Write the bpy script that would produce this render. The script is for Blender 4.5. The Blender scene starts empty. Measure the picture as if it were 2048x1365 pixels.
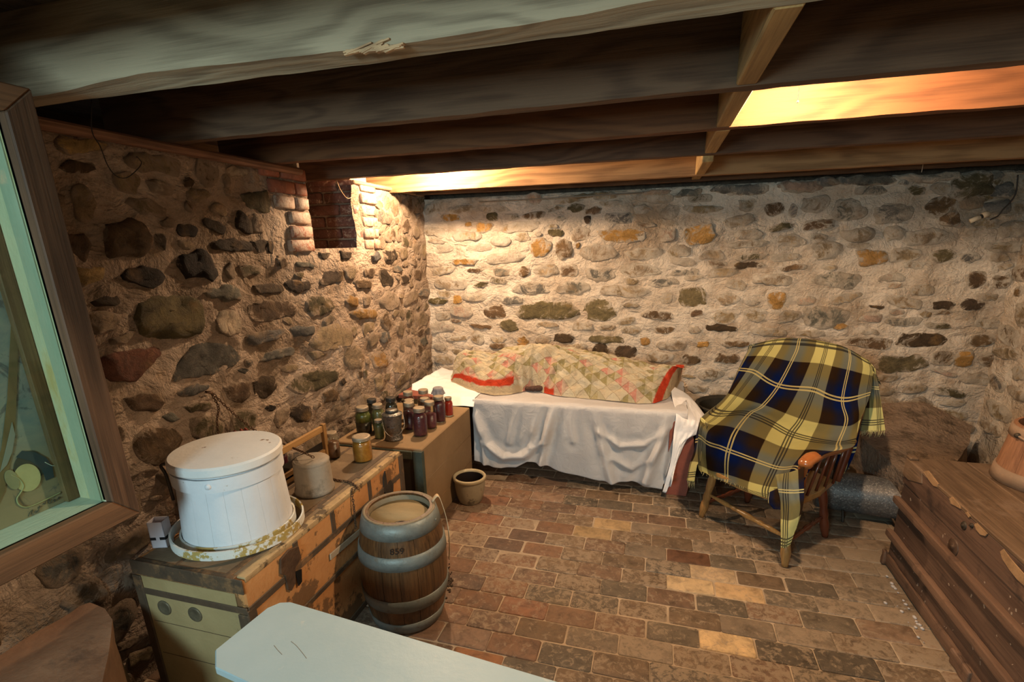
import bpy, bmesh, math, random
from mathutils import Vector, Matrix, noise
random.seed(7)
scene = bpy.context.scene
COL = scene.collection
PI = math.pi

# ------------------------------------------------------------------ camera
# vanishing points measured in the photograph (2048 x 1365)
PX, PY = 1010.0, 800.0
_d = Vector((1321-PX, -(480-PY))); _x = Vector((-2600-PX, -(572-PY)))
F = math.sqrt(-_d.dot(_x))
AY = Vector((_d.x, _d.y, -F)).normalized()
AX = -Vector((_x.x, _x.y, -F)).normalized()
AZ = AX.cross(AY)
H = 1.5
MW = Matrix((AX, AY, AZ))            # camera -> world
cam_d = bpy.data.cameras.new('camera'); cam = bpy.data.objects.new('camera', cam_d); COL.objects.link(cam)
cam.matrix_world = Matrix.Translation((0, 0, H)) @ MW.to_4x4()
cam_d.sensor_width = 36; cam_d.lens = F/2048*36
cam_d.shift_x = (1024-PX)/2048; cam_d.shift_y = (PY-682.5)/2048
cam_d.clip_start = 0.02
scene.camera = cam

# ------------------------------------------------------------------ world, lights, exposure
scene.view_settings.view_transform = 'Standard'
scene.view_settings.look = 'None'
scene.view_settings.gamma = 1
scene.view_settings.use_curve_mapping = False
scene.view_settings.exposure = 0.12
w = bpy.data.worlds.new('world'); scene.world = w; w.use_nodes = True
w.node_tree.nodes['Background'].inputs[0].default_value = (0.9, 0.8, 0.65, 1)
w.node_tree.nodes['Background'].inputs[1].default_value = 0.06

def light(kind, name, loc, power, color, **kw):
    d = bpy.data.lights.new(name, kind); o = bpy.data.objects.new(name, d); COL.objects.link(o)
    o.location = loc; d.energy = power; d.color = color
    for k, v in kw.items(): setattr(d, k, v)
    return o
WARM = (1.0, 0.70, 0.43)
LAMP_A = (0.40, 1.80, 1.962)          # bare bulb between second and third joist
LAMP_B = (-1.32, 3.00, 1.945)          # bare bulb between fourth and fifth joist
light('POINT', 'bulb_light_near', LAMP_A, 105, WARM, shadow_soft_size=0.03)
light('POINT', 'bulb_light_far', LAMP_B, 100, WARM, shadow_soft_size=0.03)
cool = light('AREA', 'doorway_light', (-0.66, -1.30, 1.60), 50, (0.62, 0.92, 1.0), size=0.45)
cool.rotation_euler = (Vector((-1.0, 1.8, 0.5))-Vector((-0.66, -1.30, 1.60))).to_track_quat('-Z', 'Y').to_euler()
front = light('AREA', 'front_area_light', (0.9, -1.3, 1.7), 14, (1.0, 0.80, 0.56), size=1.3)  # wide warm area light from behind the camera, source unseen
front.rotation_euler = (Vector((0.5, 3.0, 0.6))-Vector((0.9, -1.3, 1.7))).to_track_quat('-Z', 'Y').to_euler()

# ------------------------------------------------------------------ pixel helpers
def ray(u, v): return MW @ Vector((u-PX, -(v-PY), -F))
def atz(u, v, z): r = ray(u, v); return Vector((0, 0, H)) + r*((z-H)/r.z)
def aty(u, v, y): r = ray(u, v); return Vector((0, 0, H)) + r*(y/r.y)
def atx(u, v, x): r = ray(u, v); return Vector((0, 0, H)) + r*(x/r.x)
def atplane(u, v, p, n): r = ray(u, v); return Vector((0, 0, H)) + r*((p-Vector((0, 0, H))).dot(n)/r.dot(n))

# ------------------------------------------------------------------ object helpers
WM = {}
def wm(o): return WM.get(o.name, Matrix.Identity(4)) if o else Matrix.Identity(4)
def tag(o, label=None, cat=None, group=None, kind=None):
    if label: o['label'] = label
    if cat: o['category'] = cat
    if group: o['group'] = group
    if kind: o['kind'] = kind
    return o
def thing(name, label, cat, loc=(0, 0, 0), rz=0, group=None):
    o = bpy.data.objects.new(name, None); COL.objects.link(o)
    o.empty_display_size = 0.05
    o.location = loc; o.rotation_euler = (0, 0, rz)
    WM[o.name] = Matrix.Translation(loc) @ Matrix.Rotation(rz, 4, 'Z')
    return tag(o, label, cat, group)
def obj(name, bm, mat, parent=None, smooth=True, loc=None, color=None, label=None, kind=None, recalc=True):
    """bm in world coordinates; becomes ONE mesh object"""
    me = bpy.data.meshes.new(name)
    if recalc: bmesh.ops.recalc_face_normals(bm, faces=bm.faces)
    if parent: M = wm(parent)
    else: M = Matrix.Translation(loc) if loc is not None else Matrix.Identity(4)
    bm.transform(M.inverted())
    if smooth:
        for f in bm.faces: f.smooth = True
    bm.to_mesh(me); bm.free()
    o = bpy.data.objects.new(name, me); COL.objects.link(o)
    if parent: o.parent = parent; WM[o.name] = wm(parent)
    else:
        if loc is not None: o.location = loc
        WM[o.name] = M
    if mat:
        for m in (mat if isinstance(mat, (list, tuple)) else [mat]): me.materials.append(m)
    if color: o.color = color
    if label: o['label'] = label
    if kind: o['kind'] = kind
    if smooth == 'auto': me.set_sharp_from_angle(angle=math.radians(38))
    return o
def dup(root, loc=None, rz=None, label=None):
    r = root.copy(); COL.objects.link(r)
    if loc is not None: r.location = loc
    if rz is not None: r.rotation_euler = (0, 0, rz)
    if label: r['label'] = label
    for ch in list(root.children):
        c = ch.copy(); COL.objects.link(c); c.parent = r
        for g in list(ch.children):
            d = g.copy(); COL.objects.link(d); d.parent = c
    return r
def nz(p, s=1.0, seed=0): return noise.noise(Vector(p)*s + Vector((seed*7.31, seed*3.17, seed*5.77)))

def add_box(bm, lo, hi, bev=0.0, seg=1, rot=None, piv=None):
    lo = Vector(lo); hi = Vector(hi)
    m = Matrix.Translation((lo+hi)/2) @ Matrix.Diagonal((*(hi-lo), 1))
    if rot is not None:
        pv = Vector(piv) if piv is not None else (lo+hi)/2
        m = Matrix.Translation(pv) @ rot @ Matrix.Translation(-pv) @ m
    r = bmesh.ops.create_cube(bm, size=1, matrix=m)
    if bev > 0:
        es = list({e for v in r['verts'] for e in v.link_edges})
        bmesh.ops.bevel(bm, geom=es, offset=bev, segments=seg, profile=0.7, affect='EDGES')
def box(lo, hi, bev=0.0, seg=1, rot=None, piv=None):
    bm = bmesh.new(); add_box(bm, lo, hi, bev, seg, rot, piv); return bm
def add_lathe(bm, prof, c=(0, 0, 0), n=32, sx=1, sy=1, cap=True, M=None):
    rings = []
    M = M or Matrix.Identity(4); c = Vector(c)
    for r, z in prof:
        if r <= 1e-5: rings.append([bm.verts.new(M @ (Vector((0, 0, z)))+c)])
        else: rings.append([bm.verts.new(M @ Vector((r*sx*math.cos(2*PI*i/n), r*sy*math.sin(2*PI*i/n), z))+c) for i in range(n)])
    for a, b in zip(rings, rings[1:]):
        if len(a) == 1 and len(b) == 1: continue
        for i in range(n):
            j = (i+1) % n
            if len(a) == 1: bm.faces.new((a[0], b[i], b[j]))
            elif len(b) == 1: bm.faces.new((a[i], a[j], b[0]))
            else: bm.faces.new((a[i], a[j], b[j], b[i]))
def lathe(prof, c=(0, 0, 0), n=32, **k):
    bm = bmesh.new(); add_lathe(bm, prof, c, n, **k); return bm
def cr(pts, t):
    """Catmull-Rom through pts, t in 0..len-1"""
    n = len(pts); i = max(0, min(n-2, int(t))); f = t-i
    p0 = pts[max(i-1, 0)]; p1 = pts[i]; p2 = pts[i+1]; p3 = pts[min(i+2, n-1)]
    return 0.5*((2*p1)+(p2-p0)*f+(2*p0-5*p1+4*p2-p3)*f*f+(3*p1-p0-3*p2+p3)*f*f*f)
def smooth_path(pts, k=6):
    pts = [Vector(p) for p in pts]; m = (len(pts)-1)*k
    return [cr(pts, i/k) for i in range(m+1)]
def add_tube(bm, pts, r, n=8, cap=True, flat=1.0):
    pts = [Vector(p) for p in pts]
    rad = r if isinstance(r, (list, tuple)) else [r]*len(pts)
    if len(rad) != len(pts):
        rad = [rad[min(len(rad)-1, int(i/(len(pts)-1)*(len(rad)-1)))]*(1-((i/(len(pts)-1)*(len(rad)-1)) % 1)) + rad[min(len(rad)-1, int(i/(len(pts)-1)*(len(rad)-1))+1)]*((i/(len(pts)-1)*(len(rad)-1)) % 1) for i in range(len(pts))]
    up = Vector((0.13, 0.21, 1)).normalized(); rings = []
    for i, p in enumerate(pts):
        t = (pts[min(i+1, len(pts)-1)]-pts[max(i-1, 0)]).normalized()
        a = t.cross(up)
        if a.length < 1e-3: a = t.cross(Vector((1, 0, 0)))
        a.normalize(); b = a.cross(t)
        rings.append([bm.verts.new(p+(a*math.cos(2*PI*k/n)+b*math.sin(2*PI*k/n)*flat)*rad[i]) for k in range(n)])
    for a, b in zip(rings, rings[1:]):
        for k in range(n): bm.faces.new((a[k], a[(k+1) % n], b[(k+1) % n], b[k]))
    if cap:
        bm.faces.new(list(reversed(rings[0]))); bm.faces.new(rings[-1])
def tube(pts, r, n=8, **k):
    bm = bmesh.new(); add_tube(bm, pts, r, n, **k); return bm
def add_prism(bm, poly, ext):
    """poly: list of 3D points, ext: extrusion vector"""
    a = [bm.verts.new(Vector(p)) for p in poly]; e = Vector(ext); b = [bm.verts.new(Vector(p)+e) for p in poly]
    n = len(a); bm.faces.new(a); bm.faces.new(list(reversed(b)))
    for i in range(n): bm.faces.new((a[i], b[i], b[(i+1) % n], a[(i+1) % n]))
def prism(poly, ext, bev=0.0, seg=1):
    bm = bmesh.new(); add_prism(bm, poly, ext)
    if bev: bmesh.ops.bevel(bm, geom=list(bm.edges), offset=bev, segments=seg, profile=0.7, affect='EDGES')
    return bm
def grid(nu, nv, fn, uvfn=None, uvscale=None):
    bm = bmesh.new(); uvl = bm.loops.layers.uv.new('UV') if uvfn else None
    V = [[bm.verts.new(fn(i/nu, j/nv)) for i in range(nu+1)] for j in range(nv+1)]
    for j in range(nv):
        for i in range(nu):
            f = bm.faces.new((V[j][i], V[j][i+1], V[j+1][i+1], V[j+1][i]))
            if uvl:
                for l, (a, b) in zip(f.loops, ((i, j), (i+1, j), (i+1, j+1), (i, j+1))): l[uvl].uv = uvfn(a/nu, b/nv)
    return bm
def roughen(bm, amp, s, cuts=0, seed=0):
    if cuts: bmesh.ops.subdivide_edges(bm, edges=list(bm.edges), cuts=cuts, use_grid_fill=True)
    bm.normal_update()
    for v in bm.verts: v.co += v.normal*nz(v.co, s, seed)*amp
    return bm
def join_into(bm, other):
    me = bpy.data.meshes.new('tmp'); other.to_mesh(me); other.free(); bm.from_mesh(me); bpy.data.meshes.remove(me)

# ------------------------------------------------------------------ materials
def nodes(name):
    m = bpy.data.materials.new(name); m.use_nodes = True; nt = m.node_tree
    return m, nt, nt.nodes['Principled BSDF']
def N(nt, typ, **kw):
    n = nt.nodes.new(typ)
    for k, v in kw.items():
        if isinstance(k, str) and k.startswith('i_'): n.inputs[k[2:]].default_value = v
        else: setattr(n, k, v)
    return n
def L(nt, a, b): nt.links.new(a, b)
def coord(nt, stretch=(1, 1, 1), out='Object'):
    tc = N(nt, 'ShaderNodeTexCoord'); mp = N(nt, 'ShaderNodeMapping'); mp.inputs['Scale'].default_value = stretch
    L(nt, tc.outputs[out], mp.inputs['Vector']); return mp.outputs[0]
def noi(nt, vec, scale, detail=5, rough=0.6, dist=0.0):
    n = N(nt, 'ShaderNodeTexNoise'); n.inputs['Scale'].default_value = scale; n.inputs['Detail'].default_value = detail
    n.inputs['Roughness'].default_value = rough; n.inputs['Distortion'].default_value = dist
    L(nt, vec, n.inputs['Vector']); return n.outputs['Fac']
def ramp(nt, fac, stops, interp='LINEAR'):
    r = N(nt, 'ShaderNodeValToRGB'); cr_ = r.color_ramp; cr_.interpolation = interp
    while len(cr_.elements) < len(stops): cr_.elements.new(0.5)
    for e, (p, c) in zip(cr_.elements, stops):
        e.position = p; e.color = (*c, 1) if isinstance(c, (tuple, list)) else (c, c, c, 1)
    if fac is not None: L(nt, fac, r.inputs[0])
    return r.outputs[0]
def mix(nt, fac, a, b, mode='MIX'):
    m = N(nt, 'ShaderNodeMix', data_type='RGBA', blend_type=mode)
    for sock, val in ((m.inputs[0], fac), (m.inputs[6], a), (m.inputs[7], b)):
        if isinstance(val, (int, float)): sock.default_value = val
        elif isinstance(val, (tuple, list)): sock.default_value = (*val, 1) if len(val) == 3 else val
        else: L(nt, val, sock)
    return m.outputs[2]
def mth(nt, op, a, b=None, c=None):
    m = N(nt, 'ShaderNodeMath', operation=op)
    for i, val in enumerate((a, b, c)):
        if val is None: continue
        if isinstance(val, (int, float)): m.inputs[i].default_value = val
        else: L(nt, val, m.inputs[i])
    return m.outputs[0]
def bump(nt, bs, h, strength=0.3, dist=0.01):
    b = N(nt, 'ShaderNodeBump'); b.inputs['Strength'].default_value = strength; b.inputs['Distance'].default_value = dist
    L(nt, h, b.inputs['Height']); L(nt, b.outputs[0], bs.inputs['Normal'])
def aged(name, c1, c2, scale=6, c3=None, cov=0.5, s3=4, soft=0.06, rough=0.75, bmp=0.3, bs=60, stretch=(1, 1, 1), metal=0, spec=0.3, dist=0.0, bd=0.006):
    """two mottled tones plus worn / stained patches of a third"""
    m, nt, b = nodes(name); vec = coord(nt, stretch)
    col = ramp(nt, noi(nt, vec, scale, 6, 0.65, dist), [(0.3, c1), (0.7, c2)])
    if c3:
        k = noi(nt, vec, s3, 7, 0.7)
        col = mix(nt, ramp(nt, k, [(cov-soft, 0.0), (cov+soft, 1.0)]), col, c3)
    L(nt, col, b.inputs['Base Color']); b.inputs['Roughness'].default_value = rough
    b.inputs['Metallic'].default_value = metal; b.inputs['Specular IOR Level'].default_value = spec
    if bmp: bump(nt, b, noi(nt, vec, bs, 4, 0.6), bmp, bd)
    return m
def wood(name, c1, c2, axis=0, c3=None, cov=0.6, s3=3, rough=0.7, bmp=0.35, spec=0.3, gr=1.0, usecol=False, rings=55, rw=0.14):
    m, nt, b = nodes(name)
    st = [4.5*gr]*3; st[axis] = 0.7*gr
    low = noi(nt, coord(nt, tuple(st)), 1.0, 3, 0.5, 0.3)
    ring = mth(nt, 'MULTIPLY_ADD', mth(nt, 'SINE', mth(nt, 'MULTIPLY', low, rings)), 0.5, 0.5)
    st = [130*gr]*3; st[axis] = 3.0*gr
    fine = noi(nt, coord(nt, tuple(st)), 1.0, 5, 0.7)
    st = [7*gr]*3; st[axis] = 1.8*gr
    mot = noi(nt, coord(nt, tuple(st)), 1.0, 6, 0.7)
    f = mth(nt, 'ADD', mth(nt, 'ADD', mth(nt, 'MULTIPLY', ring, rw), mth(nt, 'MULTIPLY', fine, 0.60)), mth(nt, 'MULTIPLY', mot, 0.28))
    col = ramp(nt, f, [(0.38, c1), (0.64, c2)])
    if usecol:
        oi = N(nt, 'ShaderNodeObjectInfo'); col = mix(nt, 1.0, col, oi.outputs['Color'], 'MULTIPLY')
    if c3:
        k = noi(nt, coord(nt, (1, 1, 1)), s3, 7, 0.7)
        col = mix(nt, ramp(nt, k, [(cov-0.06, 0.0), (cov+0.06, 1.0)]), col, c3)
    L(nt, col, b.inputs['Base Color']); b.inputs['Roughness'].default_value = rough; b.inputs['Specular IOR Level'].default_value = spec
    bump(nt, b, f, bmp, 0.006)
    return m
def plain(name, c, rough=0.6, metal=0, spec=0.3):
    m, nt, b = nodes(name); b.inputs['Base Color'].default_value = (*c, 1); b.inputs['Roughness'].default_value = rough
    b.inputs['Metallic'].default_value = metal; b.inputs['Specular IOR Level'].default_value = spec; return m

def mat_mortar(name, base, light_, dirt, ochre):
    m, nt, b = nodes(name); vec = coord(nt)
    c = ramp(nt, noi(nt, vec, 3.0, 7, 0.65), [(0.35, base), (0.65, light_)])
    c = mix(nt, ramp(nt, noi(nt, vec, 1.7, 7, 0.75), [(0.50, 0.0), (0.64, 0.75)]), c, dirt)
    c = mix(nt, ramp(nt, noi(nt, vec, 2.6, 5, 0.6, 1.0), [(0.62, 0.0), (0.72, 0.5)]), c, ochre)
    c = mix(nt, ramp(nt, noi(nt, vec, 24, 6, 0.7), [(0.54, 0.0), (0.7, 0.45)]), c, dirt)
    L(nt, c, b.inputs['Base Color']); b.inputs['Roughness'].default_value = 0.92; b.inputs['Specular IOR Level'].default_value = 0.15
    h = mth(nt, 'ADD', mth(nt, 'ADD', mth(nt, 'MULTIPLY', noi(nt, vec, 12, 6, 0.6, 1.2), 0.8), mth(nt, 'MULTIPLY', noi(nt, coord(nt, (1, 1, 2.2)), 6, 4, 0.6, 0.8), 0.9)), mth(nt, 'MULTIPLY', noi(nt, vec, 70, 4, 0.6), 0.2))
    bump(nt, b, h, 0.85, 0.045); return m
def mat_stone(name, wash, wd, bright=1.0):
    """own colour from the object colour, lime wash smeared from the rim inwards (alpha = amount)"""
    m, nt, b = nodes(name); vec = coord(nt)
    oi = N(nt, 'ShaderNodeObjectInfo')
    tc = N(nt, 'ShaderNodeVectorMath', operation='ADD'); L(nt, vec, tc.inputs[0])
    rr = mth(nt, 'MULTIPLY', oi.outputs['Random'], 37.0); L(nt, rr, tc.inputs[1]); v = tc.outputs[0]
    k = ramp(nt, noi(nt, v, 11, 9, 0.8, 0.8), [(0.3, (0.42*bright,)*3), (0.5, (bright,)*3), (0.72, (1.7*bright, 1.6*bright, 1.4*bright))])
    c = mix(nt, 1.0, oi.outputs['Color'], k, 'MULTIPLY')
    c = mix(nt, ramp(nt, noi(nt, v, 5, 4, 0.6), [(0.6, 0.0), (0.72, 0.55)]), c, (0.30*bright, 0.17*bright, 0.06*bright))
    c = mix(nt, ramp(nt, noi(nt, v, 38, 6, 0.8), [(0.55, 0.0), (0.68, 0.6)]), c, (0.06, 0.04, 0.025))
    at = N(nt, 'ShaderNodeAttribute', attribute_name='rim')
    s = mth(nt, 'ADD', noi(nt, v, 11, 9, 0.8, 1.2), mth(nt, 'MULTIPLY', at.outputs['Fac'], 0.17))
    s = mth(nt, 'ADD', s, mth(nt, 'MULTIPLY', mth(nt, 'SUBTRACT', oi.outputs['Alpha'], 0.5), 0.42))
    wc = ramp(nt, noi(nt, vec, 6, 8, 0.75), [(0.35, wd), (0.6, wash)])
    c = mix(nt, ramp(nt, s, [(0.51, 0.0), (0.59, 1.0)]), c, wc)
    L(nt, c, b.inputs['Base Color']); b.inputs['Roughness'].default_value = 0.85; b.inputs['Specular IOR Level'].default_value = 0.25
    h = mth(nt, 'ADD', mth(nt, 'MULTIPLY', noi(nt, v, 20, 8, 0.75, 0.6), 1.2), mth(nt, 'MULTIPLY', s, 0.5))
    bump(nt, b, h, 0.9, 0.03); return m
MORT_L = mat_mortar('mortar_tan', (0.23, 0.165, 0.115), (0.42, 0.325, 0.25), (0.11, 0.072, 0.04), (0.32, 0.18, 0.07))
MORT_B = mat_mortar('mortar_limewash', (0.42, 0.33, 0.245), (0.62, 0.54, 0.45), (0.24, 0.165, 0.10), (0.44, 0.29, 0.15))
STONE_L = mat_stone('field_stone', (0.36, 0.27, 0.195), (0.20, 0.14, 0.09))
STONE_B = mat_stone('field_stone_limewashed', (0.62, 0.54, 0.44), (0.32, 0.24, 0.165), 1.45)
def mat_brick(name, dust, dcov):
    m, nt, b = nodes(name); vec = coord(nt)
    oi = N(nt, 'ShaderNodeObjectInfo')
    tc = N(nt, 'ShaderNodeVectorMath', operation='ADD'); L(nt, vec, tc.inputs[0]); L(nt, mth(nt, 'MULTIPLY', oi.outputs['Random'], 51.0), tc.inputs[1]); v = tc.outputs[0]
    k = ramp(nt, noi(nt, v, 16, 8, 0.7, 0.5), [(0.3, (0.5, 0.48, 0.46)), (0.5, (1, 1, 1)), (0.7, (1.3, 1.25, 1.2))])
    c = mix(nt, 1.0, oi.outputs['Color'], k, 'MULTIPLY')
    s = mth(nt, 'ADD', noi(nt, v, 30, 8, 0.8, 0.6), mth(nt, 'MULTIPLY', mth(nt, 'SUBTRACT', oi.outputs['Alpha'], 0.5), 0.4))
    c = mix(nt, ramp(nt, s, [(dcov, 0.0), (dcov+0.08, 0.8)]), c, dust)
    L(nt, c, b.inputs['Base Color']); b.inputs['Specular IOR Level'].default_value = 0.35
    L(nt, ramp(nt, noi(nt, v, 8, 4), [(0.3, 0.45), (0.7, 0.85)]), b.inputs['Roughness'])
    bump(nt, b, mth(nt, 'ADD', noi(nt, v, 40, 6, 0.7), mth(nt, 'MULTIPLY', s, 0.5)), 0.5, 0.008); return m
BRICK_F = mat_brick('floor_brick', (0.27, 0.20, 0.135), 0.53)
BRICK_W = mat_brick('wall_brick', (0.42, 0.32, 0.24), 0.50)

# ------------------------------------------------------------------ walls
LX, BY, RX, FY = -1.72, 3.75, 1.98, -1.9
NICHE = (2.375, 2.80, 1.485)
def disp(a, b, s): return nz((a, b, s), 2.3, s)*0.02 + nz((a, b*1.6, s), 8, s)*0.014 + nz((a, b, s), 21, s)*0.008
def wall_pt(side, a, b, c):
    """a along the wall, b up, c out of the wall"""
    if side == 'L': return Vector((LX+c, a, b))
    if side == 'B': return Vector((a, BY-c, b))
    if side == 'R': return Vector((RX-c, a, b))
    return Vector((a, FY+c, b))
def wall_mesh(side, a0, a1, top, step, hole=None):
    nu = int((a1-a0)/step); nv = int(top/step); sd = 'LBRF'.index(side)+1
    bm = bmesh.new(); V = {}
    for j in range(nv+1):
        for i in range(nu+1):
            a = a0+(a1-a0)*i/nu; b = -0.02+(top+0.02)*j/nv
            V[i, j] = (bm.verts.new(wall_pt(side, a, b, disp(a, b, sd))), a, b)
    for j in range(nv):
        for i in range(nu):
            q = [V[i, j], V[i+1, j], V[i+1, j+1], V[i, j+1]]
            if hole and all(hole[0] <= x[1] <= hole[1] and x[2] >= hole[2] for x in q): continue
            bm.faces.new([x[0] for x in q])
    th = -0.25
    for i in range(nu):   # the top of the wall
        if hole and hole[0] <= V[i, nv][1] <= hole[1] and hole[0] <= V[i+1, nv][1] <= hole[1]: continue
        a, b = V[i, nv], V[i+1, nv]
        c = bm.verts.new(wall_pt(side, a[1], a[2], th)); d = bm.verts.new(wall_pt(side, b[1], b[2], th))
        bm.faces.new((a[0], c, d, b[0]))
    return bm
wl = obj('wall_left', wall_mesh('L', FY, BY+0.02, 1.84, 0.02, NICHE), MORT_L, kind='structure')
wb = obj('wall_back', wall_mesh('B', LX-0.02, RX+0.02, 1.825, 0.02), MORT_B, kind='structure')
wr = obj('wall_right', wall_mesh('R', FY, BY+0.02, 1.86, 0.035), MORT_B, kind='structure')
wf = obj('wall_front', wall_mesh('F', LX-0.02, RX+0.02, 2.05, 0.06), MORT_B, kind='structure')

PAL = dict(k=(0.022, 0.014, 0.010), d=(0.055, 0.036, 0.022), b=(0.115, 0.070, 0.038), o=(0.33, 0.18, 0.055), l=(0.105, 0.082, 0.040),
           g=(0.13, 0.12, 0.105), t=(0.27, 0.195, 0.12), c=(0.46, 0.37, 0.27), r=(0.13, 0.052, 0.030), p=(0.36, 0.25, 0.18), y=(0.42, 0.28, 0.12))
def stone(side, poly, col, mat, parent, h=0.018, wash=0.35, seed=0, sd=1):
    """poly: outline in wall coordinates"""
    n = 26
    cx = sum(p[0] for p in poly)/len(poly); cy = sum(p[1] for p in poly)/len(poly)
    # resample
    P = [Vector((p[0], p[1])) for p in poly]; P.append(P[0]); ln = [0]
    for i in range(1, len(P)): ln.append(ln[-1]+(P[i]-P[i-1]).length)
    out = []
    for k in range(n):
        d = ln[-1]*k/n; i = 1
        while ln[i] < d: i += 1
        t = (d-ln[i-1])/max(1e-6, ln[i]-ln[i-1]); q = P[i-1].lerp(P[i], t)
        out.append(q)
    out = [(out[k]*6+out[k-1]+out[(k+1) % n])/8 for k in range(n)]
    size = max(0.02, min(0.2, math.sqrt(ln[-1]/4)*0.5))
    h = h*(0.45+size*1.1)
    bm = bmesh.new(); lay = bm.verts.layers.float.new('rim'); base = disp(cx, cy, sd)
    rings = []
    for s, z, rm in ((1.04, -0.03, 1.0), (1.01, -0.002, 1.0), (0.96, 0.40*h, 0.8), (0.88, 0.75*h, 0.45), (0.60, 1.0*h, 0.05), (0.30, 1.0*h, 0.0)):
        rg = []
        for k, q in enumerate(out):
            a = cx+(q.x-cx)*s; b = cy+(q.y-cy)*s
            rr = nz((a, b, seed), 26, seed)*0.011
            d2 = disp(a, b, sd) if s > 0.9 else base*0.5+disp(a, b, sd)*0.5
            zz = z + (nz((a, b, seed), 15, seed+3)*0.9*h+nz((a, b, seed), 34, seed+4)*0.5*h if s < 1 else 0)
            v = bm.verts.new(wall_pt(side, a+rr*(s > .8), b+nz((b, a, seed), 26, seed+1)*0.011*(s > .8), d2+zz)); v[lay] = rm; rg.append(v)
        rings.append(rg)
    for a, b in zip(rings, rings[1:]):
        for k in range(n): bm.faces.new((a[k], a[(k+1) % n], b[(k+1) % n], b[k]))
    bm.faces.new(rings[-1])
    c = PAL[col] if isinstance(col, str) else col
    j = random.uniform(0.8, 1.2)
    return obj('stone', bm, mat, parent, color=(c[0]*j, c[1]*j, c[2]*j*random.uniform(0.9, 1.08), wash))
def ell(cx, cy, w, h, rot=0, pw=2.6, n=18, seed=0):
    out = []
    for k in range(n):
        t = 2*PI*k/n; c, s = math.cos(t), math.sin(t)
        x = abs(c)**(2/pw)*math.copysign(1, c)*w/2; y = abs(s)**(2/pw)*math.copysign(1, s)*h/2
        f = 1+0.34*nz((c*1.3, s*1.3, seed*2.17), 1.2, seed)+0.16*nz((c*2, s*2, seed), 1.6, seed)
        x *= f; y *= f
        out.append((cx+x*math.cos(rot)-y*math.sin(rot), cy+x*math.sin(rot)+y*math.cos(rot)))
    return out
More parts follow.
